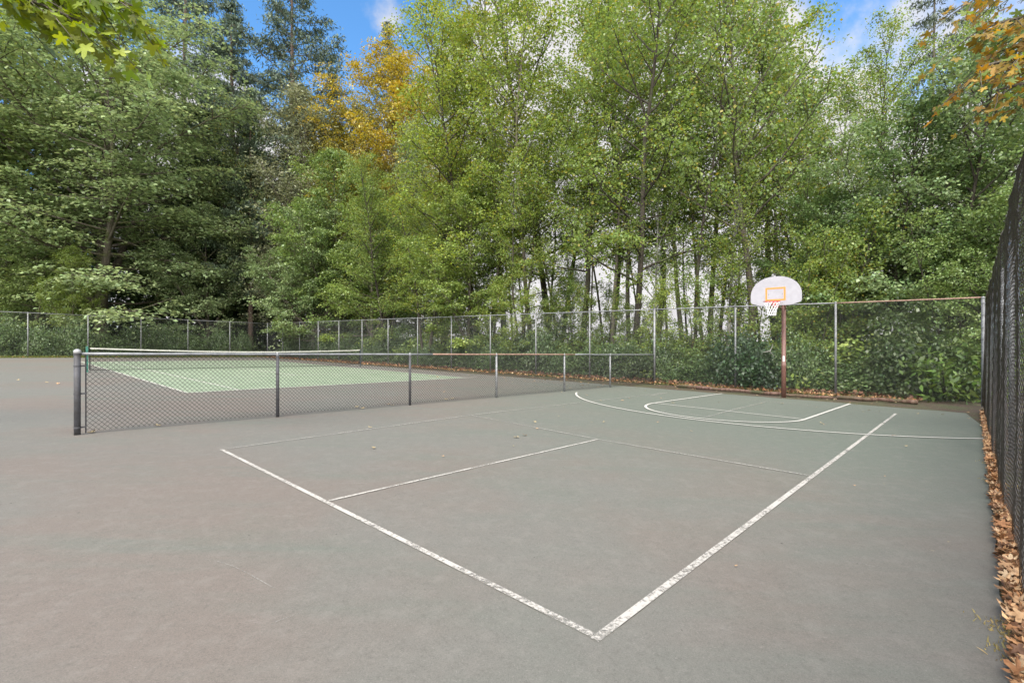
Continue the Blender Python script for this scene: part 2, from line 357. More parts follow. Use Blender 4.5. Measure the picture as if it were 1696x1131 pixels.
# pickleball court lines (old, worn)
pA = G(990, 1057); pB = G(1484, 685); pC = G(1108, 650); pD = G(367, 745)
e = (pD - pA).normalized()
lines('worn_court_lines', [((pA + (pD - pA).normalized() * .03, pD), .046), ((pA - (pB - pA).normalized() * .03, pB), .052), ((G(545, 830), G(990, 728)), .038)], M['white_worn'])
lines('faint_court_lines', [((pD, G(780, 688), pC), .05), ((pC, pB), .045), ((G(780, 688), G(990, 728), G(1345, 789)), .045), ((G(1075, 656), pC), .05), ((G(1268, 666), G(1210, 680), G(1165, 692)), .045), ((G(1085, 681), G(1170, 689)), .04), ((G(1398, 745), G(1412, 748)), .05)], M['white_faint'], .0085)
scr = random.Random(8); sdefs = []
for (u, v, du, dv) in [(360, 930, 95, 45), (1390, 925, 60, 14), (450, 1035, 50, -20)]:
    a = G(u, v); b = G(u + du, v + dv); m_ = (a + b) / 2 + Vector((scr.uniform(-.04, .04), scr.uniform(-.04, .04), 0)); sdefs.append(([a, (a + m_) / 2 + Vector((0, .01, 0)), m_, b], .004))
lines('court_scratches', sdefs, M['white_faint'], .0045)
# basketball lines (newer paint)
kL1, kL0, kR1, kR0 = G(1196, 652), G(1083, 668), G(1408, 669), G(1333, 695)
mid = (kL0 + kR0) / 2; hr = (kL0 - kR0) / 2; fw = -E1 * hr.length
arc = [mid + hr * math.cos(t) + fw * math.sin(t) for t in np.linspace(0, math.pi, 49)]
k3 = H0 / 1.48; c3 = Vector((8.024 * k3, 14.629 * k3, 0)); r3 = 6.044 * k3
pa = G(950, 650) - c3; pb = G(1628, 726) - c3; t0 = math.atan2(pa.y, pa.x); t1 = math.atan2(pb.y, pb.x)
if t0 < 0: t0 += 2 * math.pi
if t1 < t0 - 2 * math.pi: t1 += 2 * math.pi
if t1 < 0: t1 += 2 * math.pi
arc3 = [c3 + Vector((math.cos(t), math.sin(t), 0)) * r3 for t in np.linspace(t0, t1, 90)]
lines('basketball_lines', [([kL1] + arc + [kR1], .065), ((kL0, kR0), .05), (arc3, .06)], M['white_new'], .0125)
lines('basketball_baseline', [((kL1, G(1262, 656), kR1), .035)], M['white_faint'], .0125)

# ---------------------------------------------------------------- chain-link fences
def chain_link(p0, p1, z0, z1, height, pitch, r, bulge=None, nseg=1, k=3, weave=.003, gap=.04, side=None):
    """diamond fabric between two ground points; straight diagonal strands of wire, bent to follow any bulge"""
    d = Vector((p1.x - p0.x, p1.y - p0.y, 0)); Ln = d.length; d.normalize(); nn = Vector((-d.y, d.x, 0)) if side is None else side
    verts = []; faces = []
    def P(s, h, off):
        z = z0 + (z1 - z0) * s / Ln + h
        o = off + (bulge(s, h) if bulge else 0)
        return (p0.x + d.x * s + nn.x * o, p0.y + d.y * s + nn.y * o, z)
    Hh = height - gap
    for sg in (1, -1):
        s = -Hh if sg > 0 else 0
        s = s + pitch * .25
        while s < (Ln if sg > 0 else Ln + Hh):
            t0_, t1_ = 0.0, Hh
            if sg > 0:
                t0_ = max(0, -s); t1_ = min(Hh, Ln - s)
            else:
                t0_ = max(0, s - Ln); t1_ = min(Hh, s)
            if t1_ - t0_ > .02:
                n = max(1, int(round(nseg * (t1_ - t0_) / Hh)))
                base = len(verts)
                for i in range(n + 1):
                    t = t0_ + (t1_ - t0_) * i / n
                    c = P(s + sg * t, gap + t, weave * sg)
                    for j in range(k):
                        w = 2 * math.pi * j / k + .5
                        a, b = math.cos(w) * r, math.sin(w) * r
                        # cross-section spanned by the fence normal and the in-plane perpendicular
                        verts.append((c[0] + nn.x * a + d.x * b * .7071 * -sg, c[1] + nn.y * a + d.y * b * .7071 * -sg, c[2] + b * .7071))
                for i in range(n):
                    for j in range(k): faces.append((base + i * k + j, base + i * k + (j + 1) % k, base + (i + 1) * k + (j + 1) % k, base + (i + 1) * k + j))
            s += pitch
    return np_mesh('chain_link_mesh', verts, faces)
def post_mb(h, r, k=12):
    mb = MB(); mb.lathe((0, 0, 0), [(r, -.05), (r, h)], k); return mb
def cap_mb(h, r, k=12, ball=True):
    mb = MB(); mb.lathe((0, 0, 0), [(r * 1.13, h - .03), (r * 1.13, h + .01), (r * .95, h + r * .5), (r * .5, h + r * .85), (r * .1, h + r * .95)], k); return mb
def gpt(p, dz=0): return Vector((p.x, p.y, SA * p.x + SB * p.y + dz))
def rel(root, p): return Vector(p) - root.location
def rail_build(root, a, b, h, r, mat, label=None, sag=0):
    mb = MB(); n = 8
    pts = [rel(root, gpt(a + (b - a) * (i / n), h + (rng0.uniform(-.004, .004) if 0 < i < n else 0))) for i in range(n + 1)]
    mb.tube(pts, r, 8); o = mb.build('top_rail', mat, root, True)
    if label: o['label'] = label
    return o

# low fence
LH = 1.235 * H0 / 1.48
lf = empty('low_chain_link_fence', gpt(low0), 0, 'waist-high chain-link fence with dark diamond mesh dividing the two courts', 'fence')
lows = [G(458, 690), G(673, 670), G(820, 658), G(932, 648), G(1016, 642)]
lows = [low0 + low_dir * (p - low0).dot(low_dir) for p in lows]
me = post_mb(LH + .035, .042, 16).mesh('post', True); p = link('post', me, M['darkpost'], lf); p['label'] = 'thick round end post with domed cap'
c = cap_mb(LH + .035, .042, 16).build('post_cap', M['cap'], p, True)
for hz in (.10, .62, 1.05, LH - .02):
    bd = MB(); bd.lathe((0, 0, 0), [(.0455, hz), (.0455, hz + .025)], 16); bd.box(low_dir * .075 + Vector((0, 0, hz + .012)), low_dir * .06, E2 * .012, (0, 0, .024)); bd.build('tension_band', M['darkpost'], p)
for i, q_ in enumerate(lows):
    me = post_mb(LH - .02, .031).mesh('post', True)
    p = link('post', me, M['darkpost'] if i < 2 else M['galv'], lf); p.location = rel(lf, gpt(q_))
    cp = MB(); cp.lathe((0, 0, 0), [(.034, LH - .05), (.034, LH - .01), (.02, LH + .03), (.008, LH + .04)], 10); cp.build('post_cap', M['galv'], p, True)
    for hz in (.25, .55, .85): tie = MB(); tie.lathe((0, 0, 0), [(.0335, hz), (.0335, hz + .008)], 10); tie.build('wire_tie', M['blackwire'], p)
ra = low0 + low_dir * .05; rb = low0 + low_dir * (G(712, 667) - low0).dot(low_dir); rc = low0 + low_dir * (G(955, 647) - low0).dot(low_dir)
rail_build(lf, ra, rb, LH, .0215, M['palerail'], 'pale grey length of top rail')
rail_build(lf, rb, rc, LH, .0215, M['rustrail'], 'rusty orange length of top rail')
rail_build(lf, rc, low1, LH, .0215, M['palerail'], 'pale far length of top rail')
fm = chain_link(rel(lf, gpt(low0 + low_dir * .11)), rel(lf, gpt(low1)), rel(lf, gpt(low0)).z, rel(lf, gpt(low1)).z, LH - .015, .0725, .0033, nseg=2, k=4)
link('chain_link_mesh', fm, M['blackwire'], lf)
tb = MB(); tb.box(rel(lf, gpt(low0 + low_dir * .10, LH / 2)), low_dir * .018, E2 * .006, (0, 0, LH - .04)); tb.build('tension_bar', M['blackwire'], lf)

# tall fences
TH = 3.19 * H0 / 1.48
bf = empty('tall_back_fence', gpt(c_hoop), 0, 'tall galvanised chain-link fence behind the hoop running to the far corner', 'fence')
kr = (c_hoop - c_right).length
bps = [G(1218, 643), G(1384, 655)]
def add_post(root, p, h, r, mat, name='post', label=None, caph=True):
    o = link(name, post_mb(h, r).mesh(name, True), mat, root); o.location = rel(root, gpt(p))
    if caph: cap_mb(h, r).build('post_cap', mat, o, True)
    if label: o['label'] = label
    return o
for q_ in bps: add_post(bf, q_, TH, .036, M['galv'])
o = add_post(bf, c_hoop, TH, .045, M['galv'], label='thicker post where the low fence joins')
for k in range(1, 12): add_post(bf, back_post(k), TH, .034, M['galv'])
add_post(bf, c_left, TH, .045, M['galv'])
rail_build(bf, c_right, bps[1], TH - .02, .022, M['rustrail'], 'rusty length of top rail')
rail_build(bf, bps[1], c_hoop, TH - .02, .022, M['galv'])
for k in range(0, 12, 4): rail_build(bf, back_post(k), back_post(k + 4), TH - .02, .022, M['galv'])
zr = lambda p: rel(bf, gpt(p))
link('chain_link_mesh', chain_link(zr(c_right), zr(c_left), zr(c_right).z, zr(c_left).z, TH - .04, .0725, .0020, nseg=1, k=3), M['galvmesh'], bf)

lfe = empty('tall_left_fence', gpt(c_left), 0, 'tall galvanised chain-link fence along the far left edge of the tennis court', 'fence')
for k in range(1, 12): add_post(lfe, c_left + left_dir * (SP * k), TH, .034, M['galv'])
for k in range(0, 8, 4): rail_build(lfe, c_left + left_dir * SP * k, c_left + left_dir * SP * (k + 4 if k == 0 else 11), TH - .02, .022, M['galv'])
e_ = c_left + left_dir * SP * 11
link('chain_link_mesh', chain_link(rel(lfe, gpt(c_left)), rel(lfe, gpt(e_)), 0, rel(lfe, gpt(e_)).z, TH - .04, .0725, .0020, nseg=1, k=3), M['galvmesh'], lfe)

# right fence: black coated fabric hanging slack on posts that stand outside
rp0 = c_right + Vector((.02, -.02, 0)); rp1 = G(1696, 978); rdir = (rp1 - rp0).normalized(); rn = Vector((-rdir.y, rdir.x, 0)); rn = rn if rn.dot(Vector((-1, 1, 0))) > 0 else -rn
rf = empty('black_side_fence', gpt(rp0), 0, 'tall black coated chain-link fence hanging slack along the right edge', 'fence')
RL = 24.0; re_ = rp0 + rdir * RL
def bul(s, h):
    t = h / TH
    a = .026 * math.sin(s * 2.05 + .6 + .5 * math.sin(s * .7)) + .018 * math.sin(s * 5.3 + h * 1.5) + .006 * math.sin(s * 11 + h * 3)
    return (a * (.3 + .7 * math.sin(math.pi * min(1, t * .95 + .05)))) - .03 - .045 * t + (.035 * (1 - t) ** 3)
link('chain_link_mesh', chain_link(rel(rf, gpt(rp0)), rel(rf, gpt(re_)), 0, rel(rf, gpt(re_)).z, TH, .0725, .0026, bulge=bul, nseg=16, k=4, weave=.006, side=rn), M['blackvinyl'], rf)
for k in range(0, 8):
    q_ = rp0 + rdir * (3.2 * k + .02) - rn * (.19 if k else .0)
    o = add_post(rf, q_, TH - .03, .045 if k == 0 else .034, M['galv'], label='thick corner post with steel bands' if k == 0 else None)
    if k == 0:
        for j in range(9):
            bd = MB(); bd.lathe((0, 0, 0), [(.051, .15 + j * .36), (.051, .175 + j * .36)], 12); bd.box(rdir * .07 + Vector((0, 0, .162 + j * .36)), rdir * .08, rn * .012, (0, 0, .022)); bd.build('tension_band', M['galv'], o)
kn = MB(); kr_ = random.Random(4)
for i in range(int(RL / .0725)):
    s_k = i * .0725 + .03; p_k = Vector(rel(rf, gpt(rp0 + rdir * s_k, TH - .01))) + rn * bul(s_k, TH)
    kn.tube([p_k, p_k + Vector((0, 0, kr_.uniform(.025, .045))) + rn * kr_.uniform(-.01, .01) + rdir * kr_.uniform(-.01, .01)], .0035, 3, False)
tag(kn.build('top_knuckles', M['blackvinyl'], rf), kind='stuff')
tb = MB(); tb.box(rel(rf, gpt(rp0 + rdir * .11, TH / 2)), rdir * .02, rn * .006, (0, 0, TH - .08)); tb.build('tension_bar', M['galv'], rf)
tw = MB(); tw.tube([Vector(rel(rf, gpt(rp0 + rdir * s, TH - .02))) + rn * bul(s, TH) for s in np.linspace(0, RL, 90)], .004, 4); tw.build('tension_wire', M['blackwire'], rf)

# ---------------------------------------------------------------- basketball hoop
hp = G(1298, 657)
hoop = empty('basketball_hoop', gpt(hp), 0, 'basketball hoop with white fan backboard on a brown steel pole', 'basketball hoop')
s_ = H0 / 1.48
mb = MB(); mb.lathe((0, 0, 0), [(.072, -.05), (.072, 1.02), (.074, 1.03), (.074, 1.06), (.068, 1.07), (.066, 3.0 * s_)], 20)
pole = mb.build('pole', M['brownpole'], hoop, True)
stt = MB(); a0 = math.atan2(-hp.y, -hp.x)
for j in range(5):
    w0 = a0 - .42 + j * .17; w1 = w0 + .17
    stt.add([(.0695 * math.cos(w0), .0695 * math.sin(w0), 1.17), (.0695 * math.cos(w1), .0695 * math.sin(w1), 1.17), (.0695 * math.cos(w1), .0695 * math.sin(w1), 1.35), (.0695 * math.cos(w0), .0695 * math.sin(w0), 1.35)], [(0, 1, 2, 3)])
stt.build('sticker', M['sticker'], pole)
OFF = .90 * s_; W2 = .735; zb = 2.93 * s_; HB = .92
bc = -E1 * OFF                                 # board centre relative to the pole
mb = MB()
mb.tube([Vector((0, 0, 2.95 * s_)), Vector((0, 0, 3.22)), bc * .25 + Vector((0, 0, 3.38)), bc * .93 + Vector((0, 0, 3.42))], .045, 10)
for sg in (-1, 1): mb.tube([E2 * .05 * sg + Vector((0, 0, 2.9)), bc * .95 + E2 * .22 * sg + Vector((0, 0, 3.16))], .022, 8)
mb.tube([bc * .95 + E2 * -.3 + Vector((0, 0, 3.45)), bc * .95 + E2 * .3 + Vector((0, 0, 3.45))], .025, 8)
mb.build('support_arm', M['brownpole'], hoop)
# fan outline
pr = []
for t in np.linspace(0, math.pi, 41):
    cx_, cy_ = math.cos(t), math.sin(t); pr.append((W2 * (abs(cx_) ** .92) * (1 if cx_ >= 0 else -1), .30 + (HB - .30) * cy_ ** .93))
out_ = [(x, z) for x, z in pr]
out_ = [(.42, 0), (W2 - .03, .085), (W2, .15)] + out_ + [(-W2, .15), (-W2 + .03, .085), (-.42, 0)]
mb = MB(); n = len(out_)
fr = [bc - E1 * .022 + E2 * (-x) + Vector((0, 0, zb + z)) for x, z in out_]; bk = [p_ + E1 * .045 for p_ in fr]
mb.add(fr + bk, [tuple(range(n))[::-1], tuple(range(n, 2 * n))] + [(i, (i + 1) % n, n + (i + 1) % n, n + i) for i in range(n)])
bo = mb.build('backboard', M['board'], hoop)
for bx, bz in ((-.2, .36), (.2, .36), (-.2, .08), (.2, .08)):
    m2 = MB(); m2.tube([bc - E1 * .020 + E2 * bx + Vector((0, 0, zb + bz)), bc - E1 * .032 + E2 * bx + Vector((0, 0, zb + bz))], .011, 8); m2.build('bolt', M['galv'], bo)
mb = MB(); fz = bc - E1 * .0245
for (x0, x1, z0_, z1_) in ((-.29, .29, .52, .57), (-.29, .29, .15, .20), (-.29, -.24, .2, .52), (.24, .29, .2, .52)):
    mb.box(fz + E2 * (x0 + x1) / 2 + Vector((0, 0, zb + (z0_ + z1_) / 2)), E2 * (x1 - x0), E1 * .004, (0, 0, z1_ - z0_))
mb.build('target_square', M['orange'], bo)
RZ = 3.05 * s_ - .02; rc_ = bc - E1 * (.40); RR = .2286
mb = MB(); mb.tube([rc_ + Vector((math.cos(t), math.sin(t), 0)) * RR + Vector((0, 0, RZ)) for t in np.linspace(0, 2 * math.pi, 33)], .011, 8, False)
for sg in (-1, 1):
    mb.tube([bc - E1 * .02 + E2 * .07 * sg + Vector((0, 0, RZ)), rc_ + E1 * .17 + E2 * .15 * sg + Vector((0, 0, RZ))], .01, 6)
    mb.tube([bc - E1 * .03 + E2 * .06 * sg + Vector((0, 0, RZ - .13)), rc_ + E1 * .15 + E2 * .16 * sg + Vector((0, 0, RZ - .01))], .009, 6)
mb.box(bc - E1 * .035 + Vector((0, 0, RZ - .07)), E1 * .02, E2 * .2, (0, 0, .19))
rim = mb.build('rim', M['rim'], hoop, True)
mb = MB(); nn_ = 12; lev = [(0, 1.0), (.09, .86), (.18, .70), (.27, .58), (.36, .52), (.44, .50)]
for li in range(len(lev) - 1):
    for j in range(nn_):
        for sg in (-.5, .5):
            w0 = 2 * math.pi * (j + .5 * (li % 2)) / nn_; w1 = 2 * math.pi * (j + .5 * (li % 2) + sg) / nn_
            r0, r1 = RR * lev[li][1], RR * lev[li + 1][1]
            mb.tube([rc_ + Vector((math.cos(w0) * r0, math.sin(w0) * r0, RZ - lev[li][0])), rc_ + Vector((math.cos(w1) * r1, math.sin(w1) * r1, RZ - lev[li + 1][0]))], .0065, 4, False)
mb.build('net', M['netwhite'], rim)

# ---------------------------------------------------------------- tennis net
n0, n1 = G(144, 616.5), G(597, 607)
tn = empty('tennis_net', gpt(n0), 0, 'black tennis net with white top tape between a green and a dark post', 'tennis net')
nd = (n1 - n0).normalized(); NL = (n1 - n0).length; npn = Vector((-nd.y, nd.x, 0))
mb = MB(); mb.box(Vector((0, 0, .56)), nd * .075, npn * .075, (0, 0, 1.14)); mb.box(npn * -.05 + Vector((0, 0, .93)), nd * .05, npn * .04, (0, 0, .2)); mb.tube([npn * -.06 + Vector((0, 0, .95)), npn * -.16 + Vector((0, 0, .95)), npn * -.16 + Vector((0, 0, .80))], .008, 6)
o = mb.build('net_post', M['greenpost'], tn); o['label'] = 'green square net post with winder'
mb = MB(); mb.lathe(rel(tn, gpt(n1)), [(.042, 0), (.042, 1.08), (.03, 1.11)], 12); o = mb.build('net_post', M['darkpostb'], tn); o['label'] = 'dark round net post'
def ntop(s): return 1.075 - .14 * (1 - abs(2 * s / NL - 1) ** 1.6)
def nbot(s): return .09 if s < NL - 1.0 else .09 + .16 * (s - NL + 1.0)
def NP(s, h): return rel(tn, gpt(n0 + nd * s, h))
S0, S1 = .10, NL - .06
mb = MB(); k = 26
for i in range(k):
    s0 = S0 + (S1 - S0) * i / k; s1 = S0 + (S1 - S0) * (i + 1) / k
    vs = []
    for s in (s0, s1):
        for h, o_ in ((ntop(s), .012), (ntop(s) - .055, .014), (ntop(s) - .055, -.014), (ntop(s), -.012)): vs.append(NP(s, h) + npn * o_)
    mb.add(vs, [(0, 4, 5, 1), (1, 5, 6, 2), (2, 6, 7, 3), (3, 7, 4, 0)])
mb.build('top_tape', M['tape'], tn)
mb = MB(); nv = int((S1 - S0) / .06)
for i in range(nv + 1):
    s = S0 + (S1 - S0) * i / nv; mb.tube([NP(s, nbot(s)), NP(s, ntop(s) - .05)], .0034, 3, False)
for j in range(18):
    f_ = j / 17.0; mb.tube([NP(s, nbot(s) + (ntop(s) - .05 - nbot(s)) * f_) for s in np.linspace(S0, S1, 20)], .0034, 3, False)
mb.build('netting', M['netblack'], tn)
mb = MB(); mb.tube([NP(s, nbot(s)) for s in np.linspace(S0, S1, 24)], .013, 5); mb.tube([NP(S0, .09), NP(S0, 1.03)], .022, 5); mb.tube([NP(S1, .25), NP(S1, 1.03)], .022, 5); mb.build('edge_binding', M['netblack'], tn)
mb = MB(); mb.tube([NP(S1 - .3, ntop(S1 - .3) - .01), NP(NL - .02, 1.08)], .012, 5); mb.build('tension_strap', M['tape'], tn)

# ---------------------------------------------------------------- trees
def unit(a): return a / (np.linalg.norm(a, axis=-1, keepdims=True) + 1e-9)
def leaf_cards(rng, cen, out, n_per, spread, flat, ln, wd, up=.8, droop=.25, tilt=.35, jit=.6, elong=1.0):
    """cen (k,3) clump centres, out (k,3) outward directions; one folded blade per leaf"""
    k = len(cen); K = k * n_per
    c = np.repeat(cen, n_per, 0); o = np.repeat(out, n_per, 0)
    oh = o.copy(); oh[:, 2] = 0; oh = unit(oh + 1e-6)
    sd_ = np.stack([-oh[:, 1], oh[:, 0], np.zeros(K)], -1)
    g = rng.normal(size=(K, 3)); sp = np.repeat(spread if hasattr(spread, '__len__') else np.full(k, spread), n_per)
    a = g[:, 0] * sp * elong; b_ = g[:, 1] * sp
    pos = c + oh * a[:, None] + sd_ * b_[:, None]
    pos[:, 2] += g[:, 2] * sp * flat - np.abs(a) * tilt * .6 * np.sign(a).clip(0, 1) - (a ** 2 + b_ ** 2) / (sp + .01) * .10
    nrm_ = unit(np.array([0, 0, 1.]) * up + rng.normal(size=(K, 3)) * jit + oh * .25)
    d = rng.normal(size=(K, 3)) + oh * .8; d[:, 2] -= droop * 2
    d = d - nrm_ * np.sum(d * nrm_, -1, keepdims=True); d = unit(d); s = np.cross(nrm_, d)
    sz = rng.uniform(.6, 1.25, K)[:, None]
    l_ = ln * sz; w_ = wd * sz
    v0 = pos - d * l_ * .5; v2 = pos + d * l_ * .5; m_ = pos + d * l_ * -.05 + nrm_ * l_ * .10
    v1 = m_ + s * w_ * .5; v3 = m_ - s * w_ * .5
    return np.stack([v0, v1, v2, v3], 1).reshape(-1, 3)
def cards_mesh(name, Vs):
    V = np.concatenate(Vs, 0); n = len(V) // 4
    return np_mesh(name, V, np.arange(n * 4).reshape(n, 4))

def curve_pts(p, d, length, n, bend, rng, wig=.06):
    pts = [np.array(p, float)]; d = np.array(d, float); d /= np.linalg.norm(d); st = length / n
    for i in range(n):
        d = d + np.array([0, 0, bend]) / n + rng.normal(size=3) * wig; d /= np.linalg.norm(d); pts.append(pts[-1] + d * st)
    return pts
def interp(pts, f):
    f = min(max(f, 0), .9999) * (len(pts) - 1); i = int(f); t = f - i
    return pts[i] * (1 - t) + pts[i + 1] * t, pts[i + 1] - pts[i]

def grow(seed, H=20, cb=.3, env=None, nprim=40, e0=.1, e1=.9, bend=.3, tr=.2, stems=1, lean=0., wander=.012, seclen=.42, nsec=6, twigs=3, spread0=.0, botfill=1.0, minr=.006, fork=None, var=(.65, 1.1)):
    rng = np.random.default_rng(seed); mb = MB(); cl = []; od = []
    trunks = []
    for s in range(stems):
        az_ = s * 2.4 + rng.uniform(0, 1); hh = H * (1 if s == 0 else rng.uniform(.72, .96))
        d = np.array([math.cos(az_) * spread0 + lean, math.sin(az_) * spread0, 1.])
        base = np.array([math.cos(az_), math.sin(az_), 0]) * (.0 if stems == 1 else tr * 1.0)
        pts = curve_pts(base, d, hh, 16, .1 if spread0 else 0, rng, wander); n = len(pts)
        k_ = hh / (pts[-1][2] + 1e-6); pts = [np.array([p[0], p[1], p[2] * k_]) for p in pts]
        r0 = tr * (1 if s == 0 else .75)
        mb.tube([(p[0], p[1], p[2] - .3) if i == 0 else p for i, p in enumerate(pts)], [r0 * (1.35 if i == 0 else 1) * (1 - .93 * (i / (n - 1)) ** .9) + minr for i in range(n)], 9)
        trunks.append((pts, r0, hh))
    if fork:                      # two or three great limbs low down
        pts, r0, hh = trunks[0]
        for j in range(fork):
            f = rng.uniform(.08, .2); p, t = interp(pts, f); az_ = j * 2 * math.pi / fork + rng.uniform(-.4, .4)
            q = curve_pts(p, [math.cos(az_) * .75, math.sin(az_) * .75, 1], hh * rng.uniform(.55, .72), 12, .5, rng, .05)
            mb.tube(q, [r0 * .62 * (1 - .9 * i / 12) + minr for i in range(13)], 8); trunks.append((q, r0 * .6, hh * .6))
    for ti, (pts, r0, hh) in enumerate(trunks):
        npn_ = int(nprim * (1 if ti == 0 else .45)); ang = rng.uniform(0, 6)
        c0 = cb if ti < stems else .25
        for i in range(npn_):
            u = ((i + rng.uniform(0, .9)) / npn_); f = c0 + (1 - c0) * u; p, t = interp(pts, f)
            ang += 2.4 + rng.uniform(-.5, .5); uu = p[2] / H
            uu = max(0, min(1, (uu - cb) / (1 - cb)))
            ln = env(uu) * rng.uniform(*var) * (1 if ti == 0 else .62); el_ = e0 + (e1 - e0) * uu + rng.uniform(-.15, .15)
            d = [math.cos(ang) * math.cos(el_), math.sin(ang) * math.cos(el_), math.sin(el_)]
            bp = curve_pts(p, d, ln, 7, bend, rng, .07); br = max(minr, min(r0 * .42, .012 + ln * .0125) * (1 - .5 * u))
            mb.tube(bp, [br * (1 - .85 * q / 7) + .003 for q in range(8)], 5, False)
            m_ = max(2, int(nsec * ln / env(.4)))
            for j in range(m_):
                g = .22 + .78 * (j + rng.uniform(0, 1)) / m_; sp_, sd__ = interp(bp, g); side = 1 if j % 2 else -1
                sd__ = unit(sd__); w = side * rng.uniform(.5, 1.1); cw, sw = math.cos(w), math.sin(w)
                sdv = np.array([sd__[0] * cw - sd__[1] * sw, sd__[0] * sw + sd__[1] * cw, sd__[2] * .8 + rng.uniform(-.1, .15)])
                sl_ = ln * seclen * (1.15 - .75 * g) * rng.uniform(.6, 1.15)
                tp = curve_pts(sp_, sdv, sl_, 4, bend * .5, rng, .1)
                mb.tube(tp, [max(.004, br * .35 * (1 - .8 * q / 4)) for q in range(5)], 3, False)
                for q in range(twigs):
                    a_, b_ = interp(tp, (q + 1) / twigs); cl.append(a_ + rng.normal(size=3) * .08 * sl_); od.append(b_)
            cl.append(bp[-1]); od.append(bp[-1] - bp[-2]); cl.append(bp[-2]); od.append(bp[-1] - bp[-2])
        cl.append(pts[-1]); od.append(pts[-1] - pts[-2] + np.array([.01, 0, 0]))
    return mb, np.array(cl), unit(np.array(od)), rng

PROTO = {}
def proto(name, mb, crown_me, H, leafm, bark):
    tm = mb.mesh('trunk', True); tm.materials.append(bark); crown_me.materials.append(leafm); PROTO[name] = (tm, crown_me, H)

dome = lambda Rr: (lambda u: Rr * max(.12, (1 - (abs(u - .30) / .72) ** 2.4)) ** .6)
cone = lambda Rr: (lambda u: Rr * (1 - u) ** .62 + .25)
# great spreading maple
mb, cl, od, rng = grow(11, 26, .13, dome(12.0), 70, -.10, 1.0, .10, .50, fork=3, nsec=10, twigs=2, seclen=.40)
proto('great_maple', mb, cards_mesh('crown', [leaf_cards(rng, cl, od, 50, .66, .13, .27, .21, 1.3, .35, .6, .42)]), 27, M['maple'], M['bark']); 
mb, cl, od, rng = grow(12, 14, .12, dome(5.2), 40, .0, 1.1, .2, .20, fork=2, nsec=9, twigs=3, seclen=.42)
proto('maple', mb, cards_mesh('crown', [leaf_cards(rng, cl, od, 30, .30, .22, .17, .135, 1.0, .3, .5, .45)]), 14, M['maple'], M['bark'])
mb, cl, od, rng = grow(13, 13, .10, dome(4.6), 38, .1, 1.2, .15, .14, stems=4, spread0=.28, nsec=8, twigs=3, seclen=.42)
proto('vine_maple', mb, cards_mesh('crown', [leaf_cards(rng, cl, od, 26, .34, .22, .145, .115, .9, .3, .45, .5)]), 13, M['maple'], M['bark_dark'])
# alders
for i, sd_0 in enumerate((21, 22, 23)):
    mb, cl, od, rng = grow(sd_0, 22, (.26, .34, .22)[i], (lambda Rr: (lambda u: Rr * (.75 + .25 * math.sin(math.pi * u)) * (1 - u * .5) ** .6))((5.4, 4.6, 6.0)[i]), (36, 30, 38)[i], .25, 1.15, .22, (.20, .15, .19)[i], stems=(1, 1, 2)[i], spread0=(.0, .0, .12)[i], lean=(.02, -.03, .0)[i], nsec=9, twigs=3, seclen=.45, wander=.035)
    proto('alder_%d' % i, mb, cards_mesh('crown', [leaf_cards(rng, cl, od, (21, 18, 21)[i], .30, .24, .155, .105, .9, .35, .6, .6, 1.45)]), 22, M['alder'], M['bark_dark'] if i != 1 else M['bark'])
# airy birch-like alder, sparse upper crown
mb, cl, od, rng = grow(31, 23, .30, (lambda u: 6.2 * (1 - u * .55) ** .6), 36, .45, 1.15, .12, .20, nsec=7, twigs=3, seclen=.5, wander=.03, lean=-.06)
proto('airy_alder', mb, cards_mesh('crown', [leaf_cards(rng, cl, od, 12, .32, .45, .16, .12, .5, .4, .3, .8)]), 23, M['alder'], M['bark'])
mb, cl, od, rng = grow(32, 22, .25, (lambda u: 4.2 * (1 - u * .55) ** .6), 44, .6, 1.15, .1, .15, nsec=7, twigs=3, seclen=.5, wander=.02)
proto('birch', mb, cards_mesh('crown', [leaf_cards(rng, cl, od, 13, .30, .5, .14, .10, .4, .5, .3, .8)]), 22, M['alder'], M['bark_pale'])
# slim trunk with a high thin crown
mb, cl, od, rng = grow(33, 17, .42, (lambda u: 2.3 * (1 - u * .7) ** .6), 22, .4, 1.1, .2, .10, nsec=6, twigs=2, seclen=.5, wander=.03)
proto('slim_alder', mb, cards_mesh('crown', [leaf_cards(rng, cl, od, 13, .33, .45, .16, .12, .6, .3, .3, .7)]), 17, M['alder'], M['bark_dark'])
mb, cl, od, rng = grow(34, 8, .10, (lambda u: 2.2 * (1 - u * .6) ** .6), 24, .5, 1.1, .2, .05, stems=3, spread0=.2, nsec=6, twigs=3, seclen=.55, wander=.04)
proto('sapling', mb, cards_mesh('crown', [leaf_cards(rng, cl, od, 11, .22, .5, .13, .10, .6, .3, .3, .7)]), 8, M['alder'], M['bark_dark'])
# dense willowy tree
mb, cl, od, rng = grow(41, 18, .08, (lambda u: 4.0 * (math.sin(math.pi * (.22 + .74 * u))) ** .7), 80, .4, 1.2, .3, .18, nsec=10, twigs=3, seclen=.4)
proto('willow', mb, cards_mesh('crown', [leaf_cards(rng, cl, od, 17, .36, .5, .17, .07, .4, .3, .2, .9)]), 18, M['shrub'], M['bark'])
# firs
for i, sd_0 in enumerate((51, 52)):
    mb, cl, od, rng = grow(sd_0, 32, (.14, .22)[i], (cone(7.6), lambda u: 6.2 * (1 - u) ** .95 + .2)[i], (100, 84)[i], -.15, .5, .30, .42, nsec=12, twigs=3, seclen=.34, wander=.006, var=(.45, 1.2))
    V1 = leaf_cards(rng, cl, od, 17, .28, .28, .34, .085, .5, .9, .6, .55, 1.3)
    proto('fir_%d' % i, mb, cards_mesh('crown', [V1]), 32, M['fir'], M['bark_brown'])
